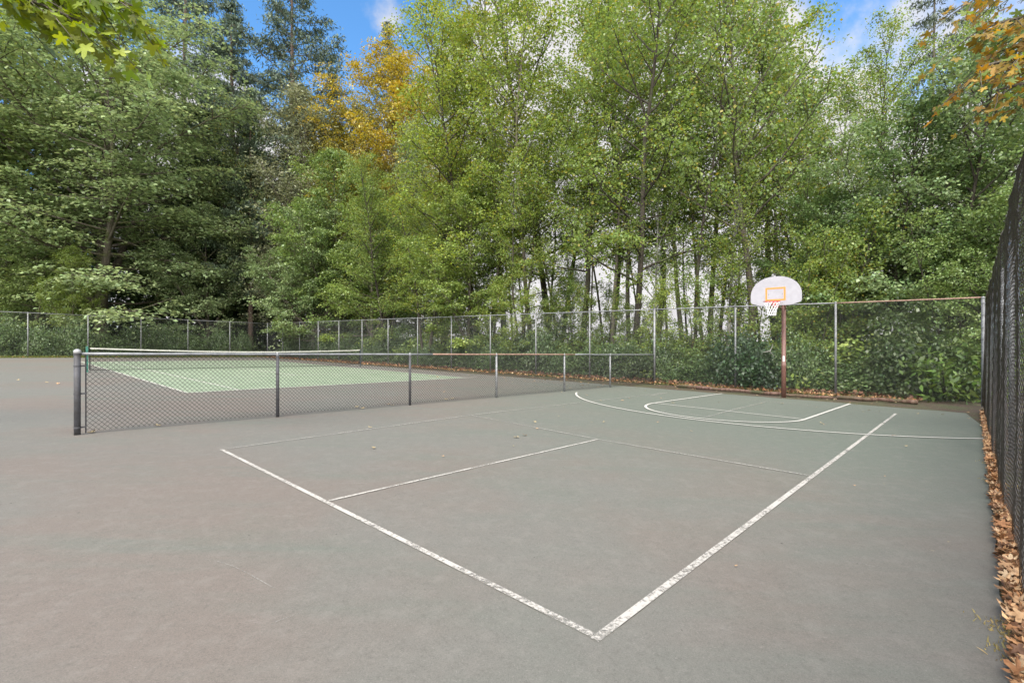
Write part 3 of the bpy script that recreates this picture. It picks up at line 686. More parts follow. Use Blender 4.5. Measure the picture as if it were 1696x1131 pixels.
# ragged half-bare fir
mb, cl, od, rng = grow(53, 30, .2, cone(4.4), 80, -.35, .2, -.25, .30, nsec=7, twigs=3, seclen=.3, wander=.01)
proto('ragged_fir', mb, cards_mesh('crown', [leaf_cards(rng, cl, od, 8, .22, .35, .36, .10, .3, .9, .6, .6, 1.4)]), 30, M['fir'], M['bark'])

# shrubs: mounds of leaves on a thicket of stems
def shrub_proto(name, seed, rx, hz, ncl, nper, ln, wd, matl, spread=.22, hollow=.55, up=.6):
    rng = np.random.default_rng(seed)
    th = rng.uniform(0, 2 * math.pi, ncl); ph = np.arccos(rng.uniform(-.05, 1, ncl)); rr = rng.uniform(hollow, 1, ncl) * (1 + .22 * np.sin(3 * th + seed) * np.sin(2.3 * ph + seed * 2) + rng.normal(size=ncl) * .07)
    c = np.stack([np.cos(th) * np.sin(ph) * rx * rr, np.sin(th) * np.sin(ph) * rx * rr, np.maximum(.05, np.cos(ph) * hz * rr)], -1)
    o_ = unit(c + np.array([0, 0, .2]))
    mb = MB(); k = 14
    for j in range(k):
        i = int(rng.integers(0, ncl)); e2 = c[i] * .9
        mb.tube([(e2[0] * .08, e2[1] * .08, -.1), (e2[0] * .4, e2[1] * .4, e2[2] * .55), tuple(e2)], [.025, .016, .006], 4, False)
    proto(name, mb, cards_mesh('foliage', [leaf_cards(rng, c, o_, nper, spread, .6, ln, wd, up, .3, .3, .6)]), hz, matl, M['bark_dark'])
shrub_proto('bush_0', 61, 1.7, 1.9, 260, 34, .12, .085, M['shrub'])
shrub_proto('bush_1', 62, 1.5, 2.6, 260, 34, .13, .09, M['shrub'])
shrub_proto('bush_2', 63, 2.0, 1.5, 260, 34, .11, .08, M['shrub'])
shrub_proto('laurel', 64, 1.15, 1.35, 70, 14, .20, .075, M['shrub'], .24, .6, .8)

TREE_COL = {}
def plant(kind, loc, H, rz, colr, name, label, cat, group=None, sx=1.0):
    tm, cm, h0 = PROTO[kind]; sc_ = H / h0
    root = empty(name, loc, rz, label, cat, group); root.scale = (sc_ * sx, sc_ * sx, sc_)
    t = bpy.data.objects.new('trunk' if cat == 'tree' else 'stems', tm); col.objects.link(t); t.parent = root
    c = bpy.data.objects.new('crown' if cat == 'tree' else 'foliage', cm); col.objects.link(c); c.parent = root; c.color = (*colr, 1)
    return root

YG = (.180, .240, .050); MG = (.110, .172, .060); DG = (.066, .104, .038); MAPLE = (.200, .262, .120); FIR = (.092, .125, .088); OR_ = (.31, .265, .045); OL = (.150, .165, .085); LIME = (.22, .27, .03)
def mixc(a, b, t): return tuple(a[i] * (1 - t) + b[i] * t for i in range(3))
# kind, u, distance, v of the top, width factor, colour, name, label, group
TREES = [
 ('great_maple', 168, 47, 30, 1.00, MAPLE, 'bigleaf_maple', 'huge spreading maple with dusty green leaves and a mossy trunk behind the left fence'),
 ('great_maple', -60, 50, -30, .95, mixc(MAPLE, YG, .5), 'bigleaf_maple', 'big green maple at the far left edge, its top turning yellow brown'),
 ('maple', 60, 44, 395, 1.15, mixc(MAPLE, YG, .35), 'maple', 'low bright green maple under the huge maple, left of its trunk'),
 ('maple', 122, 40.5, 430, .62, mixc(MG, LIME, .4), 'maple', 'small maple with a pale leaning trunk just behind the left fence'),
 ('maple', 345, 50, 360, .9, MAPLE, 'maple', 'grey green maple right of the huge maple, its boughs hanging in steps'),
 ('fir_0', 300, 66, -110, 1.0, FIR, 'fir_tree', 'dark fir rising out of frame just behind the huge maple'),
 ('fir_1', 385, 62, -5, 1.15, FIR, 'fir_tree', 'dark fir with a pointed top between two taller firs'),
 ('fir_0', 487, 60, -60, 1.05, FIR, 'fir_tree', 'tallest dark fir with a bare trunk tip against the blue sky left of centre'),
 ('fir_1', 560, 70, 120, .8, mixc(FIR, MG, .2), 'fir_tree', 'short dark fir at the right foot of the tallest fir'),
 ('fir_1', 650, 72, 40, .62, mixc(FIR, DG, .1), 'fir_tree', 'lone fir tip poking above the orange maple'),
 ('fir_1', 415, 52, 150, .8, mixc(FIR, DG, .4), 'fir_tree', 'dark evergreen filling the gap left of the grey olive tree'),
 ('willow', 492, 52, 168, 1.4, OL, 'willow_tree', 'dense grey olive tree in front of the tallest fir'),
 ('great_maple', 650, 56, 118, .68, OR_, 'maple', 'maple turned orange and gold below the lone fir tip'),
 ('great_maple', 592, 54, 195, .55, mixc(OR_, MG, .35), 'maple', 'smaller half turned gold maple left of the orange maple'),
 ('maple', 560, 45, 275, .82, mixc(MG, YG, .35), 'maple', 'green maple with low sweeping boughs behind the far corner of the fence'),
 ('willow', 690, 48, 215, .9, mixc(MG, OL, .4), 'alder_tree', 'dull green alder directly below the orange maple'),
 ('alder_2', 640, 38, 300, 1.0, mixc(MG, YG, .55), 'alder_tree', 'low bright alder spreading over the tall fence right of the net'),
 ('alder_0', 735, 37, 120, 1.1, mixc(YG, MG, .15), 'alder_tree', 'yellow green alder with a rounded top at the edge of the open blue sky'),
 ('alder_2', 800, 34, 60, 1.0, YG, 'alder_tree', 'bright yellow green alder left of centre leaning into the clouds'),
 ('birch', 835, 37, -110, 1.1, mixc(YG, OR_, .25), 'birch_tree', 'thin pale birch fading to yellow above the yellow green alders'),
 ('alder_1', 880, 31, -20, 1.0, mixc(YG, MG, .3), 'alder_tree', 'slender alder with yellow tips just right of the pale birch'),
 ('alder_0', 960, 30, 0, 1.0, mixc(YG, MG, .5), 'alder_tree', 'green alder behind the third tall fence post left of the low fence'),
 ('alder_2', 1043, 26.5, -60, 1.0, mixc(YG, MG, .45), 'alder_tree', 'alder with two dark curving stems near the middle of the photo'),
 ('alder_1', 1130, 28, -40, 1.0, mixc(YG, MG, .6), 'alder_tree', 'narrow alder left of the tall leaning airy alder'),
 ('airy_alder', 1245, 24.5, -110, 1.0, mixc(YG, MG, .6), 'alder_tree', 'tall airy alder with a thick leaning trunk left of the backboard'),
 ('slim_alder', 1336, 26, 20, 1.1, mixc(YG, MG, .6), 'alder_tree', 'slim pole like alder against blue sky above the backboard'),
 ('birch', 1290, 30, 60, 1.0, mixc(YG, MG, .4), 'birch_tree', 'loose leafed birch between the leaning alder and the slim pole like alder'),
 ('alder_1', 1400, 25, 140, 1.1, mixc(MG, YG, .3), 'alder_tree', 'bushy alder right of the backboard'),
 ('ragged_fir', 1535, 34, -90, .85, mixc(FIR, (.10, .09, .07), .3), 'fir_tree', 'ragged lichen grey fir with crooked top at the upper right'),
 ('ragged_fir', 1612, 36, -60, .95, mixc(FIR, (.09, .09, .06), .3), 'fir_tree', 'second ragged fir, right of the crooked topped one'),
 ('alder_0', 1450, 27, 90, .95, mixc(MG, YG, .55), 'alder_tree', 'yellow green alder top beside the ragged fir'),
 ('fir_1', 335, 57, 120, 1.1, mixc(FIR, MG, .3), 'fir_tree', 'dark evergreen closing the gap between the huge maple and the firs'),
 ('fir_1', 20, 64, 60, 1.2, mixc(FIR, MG, .4), 'fir_tree', 'dark evergreen behind the left edge of the huge maple'),
 ('alder_2', 395, 56, 230, 1.2, mixc(MAPLE, DG, .4), 'alder_tree', 'dull green tree in the shadow right of the huge maple'),
 ('maple', 520, 44, 350, 1.0, mixc(MG, MAPLE, .6), 'maple', 'grey green maple behind the far corner of the fence'),
 ('alder_2', 705, 34, 270, 1.1, mixc(YG, MG, .2), 'alder_tree', 'low alder with bright drooping boughs right of the far net post'),
 ('maple', 615, 40, 335, .95, mixc(MG, YG, .5), 'maple', 'leafy green maple directly behind the far net post'),
 ('maple', 775, 32, 330, .95, mixc(MG, YG, .6), 'maple', 'low green maple left of the gap of sky in the middle'),
 ('alder_2', 865, 29.5, 250, .95, mixc(MG, YG, .7), 'alder_tree', 'short bushy alder at the left end of the row of thin trunks'),
 ('alder_0', 1010, 31, -80, 1.0, mixc(YG, MG, .3), 'alder_tree', 'tall alder just left of the alder with two dark stems'),
 ('alder_1', 1180, 30, -60, 1.1, mixc(YG, MG, .4), 'alder_tree', 'tall alder directly left of the leaning trunk'),
 ('alder_0', 780, 39, 20, .9, mixc(YG, OR_, .2), 'alder_tree', 'yellowing alder at the left edge of the white cloud'),
 ('alder_0', 1290, 33, -60, 1.0, mixc(YG, MG, .4), 'alder_tree', 'tall alder behind the loose leafed birch'),
 ('alder_1', 1085, 34, -90, 1.1, mixc(YG, MG, .5), 'alder_tree', 'tall alder farther back, right of the alder with two dark stems'),
 ('alder_2', 920, 36, -70, 1.0, mixc(YG, MG, .2), 'alder_tree', 'yellow tipped alder farther back against the white cloud'),
 ('alder_0', 1660, 27, 60, 1.0, mixc(MG, YG, .5), 'alder_tree', 'alder top beyond the black fence, under the orange bough'),
 ('alder_2', 1385, 31, 110, 1.0, mixc(YG, MG, .4), 'alder_tree', 'rounded alder filling the low sky right of the slim alder'),
 ('vine_maple', 1450, 22, 230, 1.0, MG, 'vine_maple', 'leafy vine maple behind the fence bay right of the hoop'),
 ('vine_maple', 1545, 20.5, 150, 1.0, mixc(MG, MAPLE, .5), 'vine_maple', 'tall dense vine maple with fine grey green leaves at the right'),
 ('vine_maple', 1650, 19, 120, 1.0, mixc(MG, YG, .2), 'vine_maple', 'dense green vine maple above the black side fence'),
 ('vine_maple', 1590, 17.5, 330, .95, mixc(MG, YG, .3), 'vine_maple', 'vine maple with slanting dark limbs near the right fence corner'),
 ('maple', 1375, 23, 330, .9, MG, 'maple', 'green maple with drooping sprays immediately right of the backboard'),
]
rz_r = random.Random(3)
for k, (kind, u, d, vt, sx, c_, nm, lab) in enumerate(TREES):
    Ht = (CY - vt) / F * d + H0 + .3
    plant(kind, at(u, d, -.1), Ht, rz_r.uniform(0, 6.28), c_, nm, lab, 'tree', None, sx)
ORD = ['', 'first', 'second', 'third', 'fourth', 'fifth', 'sixth', 'seventh', 'eighth', 'ninth', 'tenth', 'eleventh', 'twelfth']
BAYS = [1700, 1626, 1384, 1218, 1084, 983, 898, 825, 760, 708, 662, 619, 584, 552, 524, 498, 475]
LB = [475, 411, 345, 267, 190, 93, -12, -150]
used = {}
def label_bay(what, u, k=0, left=False, where='growing'):
    u = float(u)
    if not left:
        i = sum(1 for b in BAYS if u < b)
        if i <= 1: t = 'beyond the right corner post'
        elif i == 2: t = 'in the wide fence bay right of the hoop'
        elif i == 3: t = 'in the fence bay of the hoop'
        elif i <= 15: t = 'in the %s bay left of the hoop' % ORD[i - 3]
        else: t = 'by the far fence corner'
    else:
        i = sum(1 for b in LB if u < b); t = 'in the %s fence bay left of the far corner' % ORD[max(1, i)]
    used.setdefault((what, where, t), []).append(u)
    if what.startswith('dark deep'): t = t.replace('fence bay', 'bay')
    return '@%s|%s|%s|%r' % (what, where, t, u)
def settle_labels():
    for o in col.objects:
        lb = o.get('label')
        if lb and lb.startswith('@'):
            what, where, t, u = lb[1:].split('|'); us = sorted(used[(what, where, t)]); n = len(us); i = us.index(float(u))
            q = '' if n == 1 else ('left', 'right')[i] + ' ' if n == 2 else ('leftmost ' if i == 0 else 'rightmost ' if i == n - 1 else ORD[i + 1] + ' from left, ')
            o['label'] = (q + what + ' ' + where + ' ' + t).replace('  ', ' ')
# the small trunks between the big ones
SLIM = [(850, 35), (868, 38), (905, 34), (925, 31.5), (948, 33), (975, 29), (1000, 31), (1018, 28), (1062, 31), (1085, 26), (1105, 27.5), (1150, 25), (1165, 28), (1188, 26), (1205, 24.5), (1262, 29), (1300, 25), (1322, 28.5), (1355, 26), (790, 37), (765, 40), (1420, 29), (820, 33), (1140, 31), (1225, 27.5)]
for k, (u, d) in enumerate(SLIM):
    kd = ('slim_alder', 'slim_alder', 'alder_1', 'slim_alder', 'birch')[k % 5]
    Ht = rz_r.uniform(13, 19) if u > 840 else rz_r.uniform(11, 15)
    plant(kd, at(u, d, -.1), Ht, rz_r.uniform(0, 6.28), mixc(MG, YG, rz_r.uniform(.1, .8)), 'alder_tree', label_bay('thin trunked alder', u, k), 'tree', 'thin alders behind the tall fence', rz_r.uniform(.8, 1.1))
# dark wood behind the left side
DARK = [(-150, 62), (20, 66), (110, 60), (215, 58), (262, 54), (330, 60), (395, 58), (440, 62), (515, 60), (590, 62), (640, 56), (700, 52), (740, 48), (560, 68), (470, 70), (150, 72)]
for k, (u, d) in enumerate(DARK):
    kd = ('fir_1', 'maple', 'fir_0', 'alder_2')[k % 4]
    plant(kd, at(u, d, -.1), rz_r.uniform(15, 20) if u < 560 else rz_r.uniform(10, 14), rz_r.uniform(0, 6.28), mixc(DG, MG, rz_r.uniform(0, .5)), 'forest_tree', label_bay('dark forest tree', u, 0, u < 475, 'deep'), 'tree', 'dark trees deep in the wood', rz_r.uniform(.9, 1.2))

# undergrowth along the fences
BUSH = []
for s in np.arange(-8.8, 39, 1.9):
    p_ = c_hoop + back_dir * s - nb * (2.2 + rz_r.uniform(-.2, .6)); BUSH.append((p_, rz_r.uniform(1.2, 2.1) if s < 5 else rz_r.uniform(1.3, 2.9)))
for s in np.arange(1.5, 24.5, 2.0):
    p_ = c_left + left_dir * s - nl * (2.2 + rz_r.uniform(-.3, .8)); BUSH.append((p_, rz_r.uniform(1.9, 3.1)))
for i, (p_, hh) in enumerate(BUSH):
    kd = 'bush_%d' % (i % 3); dk = rz_r.uniform(0, .8)
    back = i < len(np.arange(-8.8, 39, 1.9))
    plant(kd, gpt(p_, -.1), hh, rz_r.uniform(0, 6.28), mixc(DG, MG, dk * .7), 'bush', label_bay('dark green bush', CX + F * p_.x / p_.y, 0, not back, 'low'), 'bush', 'bushes along the back fence' if back else 'bushes along the left fence', rz_r.uniform(1.35, 1.6) / ((1.7, 1.5, 2.0)[i % 3] * hh / PROTO[kd][2]))
for i, (u, d) in enumerate([(860, 29), (893, 30), (942, 30), (992, 28.5), (1052, 25.5), (1098, 24), (1146, 23.5), (1200, 26), (1245, 24), (1305, 23), (1340, 21.5), (1360, 20.5), (1395, 21), (930, 34), (1010, 33), (1072, 32), (1320, 28), (815, 31), (785, 33), (730, 36)]):
    plant('sapling', at(u, d, -.1), rz_r.uniform(4.0, 6.5) if 850 < u < 1330 else rz_r.uniform(5, 8), rz_r.uniform(0, 6.28), mixc(MG, YG, rz_r.uniform(.2, .9)), 'sapling', label_bay('leafy sapling', u), 'tree', 'saplings behind the tall fence', rz_r.uniform(.9, 1.2))
for i, s in enumerate(np.arange(-8, 39, 2.6)):
    p_ = c_hoop + back_dir * s - nb * (4.8 + rz_r.uniform(-.6, 1.2))
    plant('bush_%d' % ((i + 1) % 3), gpt(p_, -.1), rz_r.uniform(1.6, 2.4), rz_r.uniform(0, 6.28), mixc(MG, YG, rz_r.uniform(.2, .9)), 'bush', label_bay('paler bush', CX + F * p_.x / p_.y, 0, False, 'set back'), 'bush', 'paler bushes behind the back fence', 1.25)
plant('laurel', at(1565, 16.2, -.05), 1.75, .4, (.085, .14, .03), 'laurel_bush', 'laurel bush with long glossy leaves by the right fence corner', 'bush', None, 1.05)
plant('laurel', at(1612, 16.6, .7), 1.7, 2.4, (.075, .125, .03), 'laurel_bush', 'higher laurel bush with glossy leaves against the corner post', 'bush', None, 1.0)
plant('bush_1', at(1500, 17.4, -.1), 3.1, 1.2, (.055, .085, .028), 'bush', 'tall leafy bush left of the laurel behind the fence', 'bush', None, .8)
plant('bush_0', at(1240, 20.2, -.1), 2.3, 4.2, (.032, .062, .024), 'bush', 'big rounded dark bush behind the hoop', 'bush', None, .85)

# deep wood as one mass behind everything on the left, ground cover on the floor of the wood
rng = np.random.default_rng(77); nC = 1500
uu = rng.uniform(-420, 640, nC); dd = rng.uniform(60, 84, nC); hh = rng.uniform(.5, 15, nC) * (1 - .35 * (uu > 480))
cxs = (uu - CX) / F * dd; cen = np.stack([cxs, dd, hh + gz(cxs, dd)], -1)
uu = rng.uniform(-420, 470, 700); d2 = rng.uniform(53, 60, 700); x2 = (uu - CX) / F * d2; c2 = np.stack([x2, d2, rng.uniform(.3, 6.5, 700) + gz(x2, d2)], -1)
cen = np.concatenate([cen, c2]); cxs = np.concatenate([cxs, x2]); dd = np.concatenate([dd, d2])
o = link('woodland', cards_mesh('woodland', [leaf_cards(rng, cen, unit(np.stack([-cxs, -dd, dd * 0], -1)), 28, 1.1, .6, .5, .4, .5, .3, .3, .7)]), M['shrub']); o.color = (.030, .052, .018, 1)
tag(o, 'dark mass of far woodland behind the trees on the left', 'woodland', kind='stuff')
def cover(name, n, fn, nper, ln, wd, colr, mat, label, cat, sp=.2, flat=.4, seed=5, up=.6, jit=.6):
    rng = np.random.default_rng(seed); c = np.array([fn(rng) for _ in range(n)])
    o = link(name, cards_mesh(name, [leaf_cards(rng, c, unit(rng.normal(size=(n, 3))), nper, sp, flat, ln, wd, up, .1, .1, jit)]), mat); o.color = (*colr, 1)
    return tag(o, label, cat, kind='stuff')
def far_brush(rng):
    d = rng.uniform(40, 62); u = rng.uniform(760, 1460); x = (u - CX) / F * d; return (x, d, float(gz(x, d)) + abs(rng.normal()) * 1.3)
cover('far_brush', 900, far_brush, 30, .22, .15, (.17, .22, .04), M['shrub'], 'sunlit brush far behind the thin trunks in the middle', 'brush', .6, .5, seed=44)
def behind(rng):
    if rng.uniform() < .6: p_ = c_hoop + back_dir * rng.uniform(-9, 40) - nb * rng.uniform(.7, 9)
    else: p_ = c_left + left_dir * rng.uniform(-6, 40) - nl * rng.uniform(.8, 8)
    return (p_.x, p_.y, float(gz(p_.x, p_.y)) + rng.uniform(.0, .35))
cover('ground_cover', 1500, behind, 26, .12, .08, (.040, .065, .020), M['shrub'], 'low ivy and ground cover under the bushes beyond the fences', 'ground cover', .3, .5)

# ---------------------------------------------------------------- leaves on the ground
def maple_leaf(sz, curl, rng):
    """flat five-lobed outline, curled up at the tips"""
    tips = [(-90, .12), (-52, .40), (-30, .66), (-14, .52), (2, .36), (14, .72), (28, .95), (42, .74), (57, .42), (74, .80), (90, 1.05), (106, .80), (123, .42), (138, .74), (152, .95), (166, .72), (178, .36), (194, .52), (210, .66), (232, .40)]
    vs = [(0, 0, 0)]
    for a, r in tips:
        x, y = math.cos(R(a)) * r * sz / 2, math.sin(R(a)) * r * sz / 2
        vs.append((x, y, curl * (r ** 2) * sz * (.35 + rng.uniform(-.25, .35))))
    return np.array(vs), [(0, i, i % 20 + 1) for i in range(1, 21)]
def litter(name, n, fn, smin, smax, mat, label, seed, curl=.5, tilt=.35, kind='stuff', lift=.02):
    rng = np.random.default_rng(seed); Vs = []; Fs = []; o_ = 0
    for i in range(n):
        p = fn(rng); v, f = maple_leaf(rng.uniform(smin, smax), rng.uniform(-.3, 1) * curl, rng)
        m_ = np.array(Matrix.Rotation(rng.uniform(0, 6.28), 3, 'Z') @ Matrix.Rotation(rng.normal() * tilt, 3, 'X') @ Matrix.Rotation(rng.normal() * tilt, 3, 'Y'))
        v = v @ m_.T; v[:, 2] -= min(0, v[:, 2].min()); v = v + np.array([p.x, p.y, SA * p.x + SB * p.y + lift * rng.uniform(.1, 1)])
        Vs.append(v); Fs += [(a + o_, b + o_, c + o_) for a, b, c in f]; o_ += len(v)
    return tag(link(name, np_mesh(name, np.concatenate(Vs), Fs), mat), label, 'leaf litter', kind=kind)
def rs_strip(rng):           # strip between asphalt and the black fence, thick near the camera
    s = rng.uniform(0, 1) ** .8 * 17.5; e0_ = edgeR[0] + er_dir * (s - 3.6); w = ((rp0 - e0_).dot(rn))
    return e0_ + rn * (w * rng.uniform(.04, 1.05) + .0)
litter('dry_leaf_drift', 3000, rs_strip, .05, .125, M['litter'], 'drift of dry orange brown maple leaves along the foot of the black fence', 7, .6, .35, lift=.05)
litter('leaf_litter', 6000, rs_strip, .015, .06, M['litterdark'], 'small brown leaf crumbs and soil along the foot of the black fence', 8, .3, .5, lift=.025)
def back_strip(rng):
    s = rng.uniform(-8.9, 39); w = abs(rng.normal()) * .35
    return c_hoop + back_dir * s + nb * (w * (1.4 if s > 0 else .75) - .15)
def back_outer(rng):
    s = rng.uniform(-8.9, 39); return c_hoop + back_dir * s - nb * rng.uniform(.0, 2.0)
litter('back_leaf_litter', 3600, back_strip, .07, .16, M['litter'], 'orange brown leaves lying along the foot of the tall back fence', 9, .5, .4, lift=.05)
litter('brown_leaf_bed', 5200, back_outer, .09, .20, M['litterdark'], 'bed of brown fallen leaves on the ground behind the back fence', 10, .5, .4, lift=.10)
def left_strip(rng):
    s = rng.uniform(0, 36); return c_left + left_dir * s + nl * (rng.uniform(-.6, .45))
litter('left_leaf_litter', 900, left_strip, .07, .14, M['litter'], 'scattered orange leaves in the grass along the tall left fence', 12, .5, .4, lift=.05)
def tufts(name, n, fn, h, colr, label, seed):
    rng = np.random.default_rng(seed); Vs = []
    for i in range(n):
        p = fn(rng); a = rng.uniform(0, 6.28); hh_ = h * rng.uniform(.4, 1.2); lx, ly = math.cos(a) * .006, math.sin(a) * .006; bx, by = rng.normal(size=2) * hh_ * .45
        z = SA * p.x + SB * p.y - .01
        Vs.append([(p.x - lx, p.y - ly, z), (p.x + lx, p.y + ly, z), (p.x + bx * .5 + lx * .6, p.y + by * .5 + ly * .6, z + hh_ * .7), (p.x + bx, p.y + by, z + hh_)])
    o = link(name, cards_mesh(name, [np.array(Vs).reshape(-1, 3)]), M['grass']); o.color = (*colr, 1); tag(o, label, 'grass', kind='stuff')
def tuft_near(rng):
    c = [G(1683, 1045), G(1694, 1095), G(1692, 1060), G(1655, 800), G(1650, 770)][int(rng.integers(0, 5))]
    return c + Vector((rng.normal() * .06, rng.normal() * .08, 0))
tufts('dry_grass', 700, tuft_near, .032, (.36, .28, .12), 'dry grass tufts at the asphalt edge beside the black fence', 14)
tufts('grass_verge', 14000, left_strip, .16, (.10, .14, .03), 'strip of grass under the tall left fence', 15)
def bv(rng):
    s = rng.uniform(-8.5, 14); return c_hoop + back_dir * s + nb * rng.uniform(-.5, .35)
tufts('green_tufts', 3500, bv, .10, (.09, .12, .03), 'thin green tufts along the foot of the back fence', 16)

# single leaves lying on the courts
protos = []
rngl = np.random.default_rng(99)
for i in range(4):
    v, f = maple_leaf(1.0, .35, rngl); protos.append(np_mesh('fallen_leaf', v, f)); protos[-1].materials.append(M['leafyellow'] if i % 2 == 0 else M['litter'])
def drop_leaf(p, sz, i, label, group):
    o = bpy.data.objects.new('fallen_leaf', protos[i % 4]); col.objects.link(o); o.location = gpt(p, .016); o.scale = (sz, sz, sz)
    o.rotation_euler = (rngl.normal() * .12, rngl.normal() * .12, rngl.uniform(0, 6.28)); tag(o, label, 'leaf', group)
SPOTS = [(925, 690), (933, 675), (887, 700), (889, 711), (1115, 668), (1095, 660), (995, 664), (972, 655), (1070, 648), (1042, 660), (1190, 667), (1260, 669), (1295, 669), (1352, 675), (1255, 648), (1145, 715), (1362, 702), (1365, 704), (855, 725), (870, 722), (850, 740), (1480, 722), (1430, 683), (1456, 682), (1520, 686), (1605, 684), (1560, 687), (1605, 694), (1500, 740), (1465, 790), (1464, 803), (1415, 806), (614, 709), (735, 757), (620, 743), (1287, 772), (1000, 700), (980, 700), (1570, 900), (1218, 940), (1545, 915), (1090, 700), (930, 650), (1030, 664), (1440, 680)]
for i, (u, v) in enumerate(SPOTS): drop_leaf(G(u, v), rngl.uniform(.05, .12) if v < 760 else rngl.uniform(.02, .035), i, 'small pale yellow or brown leaf lying on the grey basketball court', 'fallen leaves on the basketball court')
for i in range(95):
    p = c_hoop + back_dir * (abs(rngl.normal()) * 6 + .3) + nb * (.8 + abs(rngl.normal()) * 2.2)
    drop_leaf(p, rngl.uniform(.06, .13), i, 'pale dry leaf lying on the asphalt beside the tennis court', 'fallen leaves beside the tennis court')
for i in range(60):
    p = c_hoop - back_dir * rngl.uniform(.2, 8.6) + nb * (.5 + abs(rngl.normal()) * 1.1)
    drop_leaf(p, rngl.uniform(.06, .11), i, 'dry leaf lying on the court near the foot of the back fence', 'fallen leaves near the back fence')
for (u, v) in [(30, 630), (78, 634), (95, 636), (262, 706), (150, 717), (152, 716), (643, 670), (650, 672), (590, 675), (602, 677), (735, 650), (740, 662), (748, 661), (660, 605)]:
    drop_leaf(G(u, v), .13, int(u), 'dry leaf lying by the low fence or left of it', 'fallen leaves by the low fence')

# logs and a dead branch at the back
def log(a, b, r, label, seed):
    rr = random.Random(seed); n = 9; root = gpt(a, r * .8); mb = MB()
    pts = [gpt(a + (b - a) * (i / n), r * .8 + rr.uniform(-.01, .015)) - root + nb * rr.uniform(-.03, .03) for i in range(n + 1)]
    mb.tube(pts, [r * rr.uniform(.85, 1.12) for _ in range(n + 1)], 8); o = mb.build('log', M['log'], None, True); o.location = root; tag(o, label, 'log', 'logs edging the court')
log(G(1122, 641), G(1292, 655), .062, 'long rotten log edging the court left of the hoop pole', 1)
log(G(1300, 656), G(1380, 661), .05, 'short broken log immediately right of the hoop pole', 2)
log(G(1386, 660), G(1520, 669), .062, 'dark red rotten log right of the fence post behind the key', 3)
br = empty('dead_branch', at(1275, 18.6, 1.5), 0, 'bleached forked dead branch caught in the fence behind the hoop', 'branch'); mb = MB()
bp_ = lambda du, dv: Vector((du / F * 18.6, 0, -dv / F * 18.6))
mb.tube([bp_(0, 0), bp_(-6, 1), bp_(-14, 3)], [.02, .016, .009], 5); mb.tube([bp_(0, 0), bp_(3, -5), bp_(5, -12)], [.02, .016, .008], 5); mb.tube([bp_(0, 0), bp_(4, 5), bp_(7, 9)], [.018, .013, .008], 5)
mb.build('limb', M['bark_pale'], br)

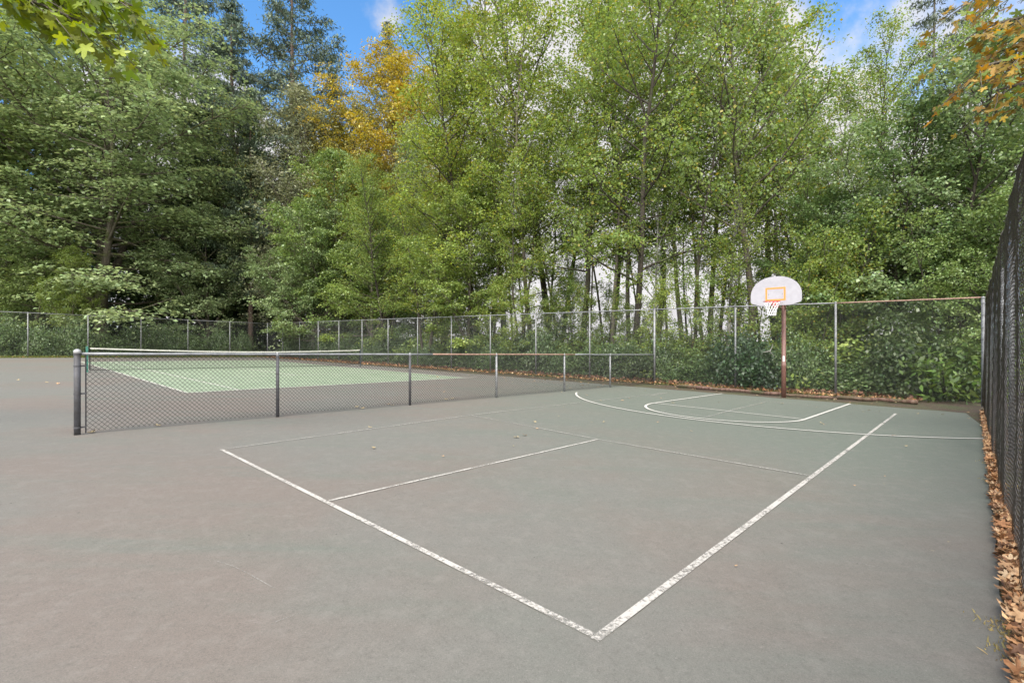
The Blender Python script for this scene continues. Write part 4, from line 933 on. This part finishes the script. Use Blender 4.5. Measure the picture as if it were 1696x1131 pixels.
# ---------------------------------------------------------------- boughs hanging in from trees just outside the frame
def lobed(rng, cen, nrm_, dr, sz):
    v, f = maple_leaf(1.0, .12, rng); return v, f
def near_tree(name, base, trunk_top, boughs, colr, label, lsz, seed, mat, per=6):
    rng = np.random.default_rng(seed); root = empty(name, base, 0, label, 'tree'); mb = MB(); Vs = []; Fs = []; o_ = 0
    b0 = np.array(base); mb.tube([(0, 0, -.3), (.05, .03, 2.5), (.0, .1, 5.0), tuple(np.array(trunk_top) - b0)], [.34, .24, .2, .08], 12)
    for (st, tip, sag, nsub, tail) in boughs:
        st = np.array(st) - b0; tip = np.array(tip) - b0
        pts = [st + (tip - st) * t + np.array([0, 0, sag * math.sin(math.pi * t)]) for t in np.linspace(0, 1, 10)]
        mb.tube(pts, [.07 * (1 - .9 * i / 9) + .006 for i in range(10)], 6)
        for j in range(nsub):
            g = 1 - tail * (1 - (j + rng.uniform(0, 1)) / nsub); p, t = interp(pts, g); t = unit(t); w = (1 if j % 2 else -1) * rng.uniform(.3, 1.0)
            d = np.array([t[0] * math.cos(w) - t[1] * math.sin(w), t[0] * math.sin(w) + t[1] * math.cos(w), t[2] - .15])
            q = curve_pts(p, d, rng.uniform(.35, .95), 5, -.4, rng, .08); mb.tube(q, [.009, .008, .007, .006, .005, .003], 4, False)
            for k in range(per):
                a_, dd_ = interp(q, (k + .6) / per); s = lsz * rng.uniform(.6, 1.2)
                v, f = maple_leaf(s, rng.uniform(.0, .3), rng); v[:, 1] += s * .25
                dr = unit(unit(dd_) + rng.normal(size=3) * .7 + np.array([0, 0, -.45])); nm_ = rng.normal(size=3) * .35 + np.array([0, 0, 1.]); nm_ = unit(nm_ - dr * np.dot(nm_, dr)); sd2 = np.cross(dr, nm_)
                Mx = np.stack([sd2, dr, nm_], 1); v = v @ Mx.T + a_ + np.array([0, 0, -.03]) + rng.normal(size=3) * .04
                Vs.append(v); Fs += [(a + o_, b + o_, c + o_) for a, b, c in f]; o_ += len(v)
    t = mb.build('trunk', M['bark'], root, True)
    c = link('crown', np_mesh('crown', np.concatenate(Vs), Fs), mat, root); c.color = (*colr, 1); return root
def pz(u, v, d): return ((u - CX) / F * d, d, H0 + (CY - v) / F * d)
near_tree('overhanging_maple', (-11.5, 4.5, float(gz(-11.5, 4.5))), (-11.5, 4.6, 8.5), [
    ((-11.4, 4.6, 6.2), pz(160, 48, 5.6), .5, 20, .26), ((-11.4, 4.6, 6.6), pz(222, 12, 5.9), .45, 18, .22), ((-11.4, 4.6, 6.6), pz(70, -12, 5.5), .3, 14, .25), ((-11.4, 4.6, 7.0), pz(120, 5, 5.8), .3, 22, .25), ((-11.4, 4.6, 7.0), pz(180, -20, 5.8), .3, 18, .3)],
    (.150, .205, .014), 'maple bough with big lit yellow green leaves hanging in at the top left', .25, 5, M['maple'], 6)
near_tree('overhanging_orange_maple', (9.3, 6.6, float(gz(9.3, 6.6))), (9.3, 6.7, 9.0), [
    ((9.2, 6.7, 5.4), pz(1622, 112, 6.6), .2, 26, .6), ((9.2, 6.7, 6.0), pz(1618, 50, 6.8), .2, 26, .6), ((9.2, 6.7, 5.0), pz(1650, 150, 6.9), .2, 16, .55), ((9.2, 6.7, 6.6), pz(1615, -10, 6.6), .2, 24, .6), ((9.2, 6.7, 5.6), pz(1640, 90, 7.2), .2, 20, .6)],
    (.29, .19, .045), 'maple bough with orange and gold leaves hanging in at the top right', .19, 6, M['autumn'], 5)
for i, (x, y, h_) in enumerate([(9.4, 7.0, 2.0), (8.1, 5.4, 1.7), (11.4, 9.0, 2.3), (14.1, 10.9, 2.4), (6.6, 3.5, 1.4)]):
    plant('bush_%d' % (i % 3), (x, y, float(gz(x, y)) - .1), h_, i * 1.3, (.030, .045, .018), 'bush', ['second', 'third', 'fourth from far end,', 'farthest', 'nearest'][i] + ' dark bush behind the black side fence', 'bush', 'bushes behind the black fence', .95 / ((1.7, 1.5, 2.0)[i % 3] * h_ / PROTO['bush_%d' % (i % 3)][2]))

settle_labels()
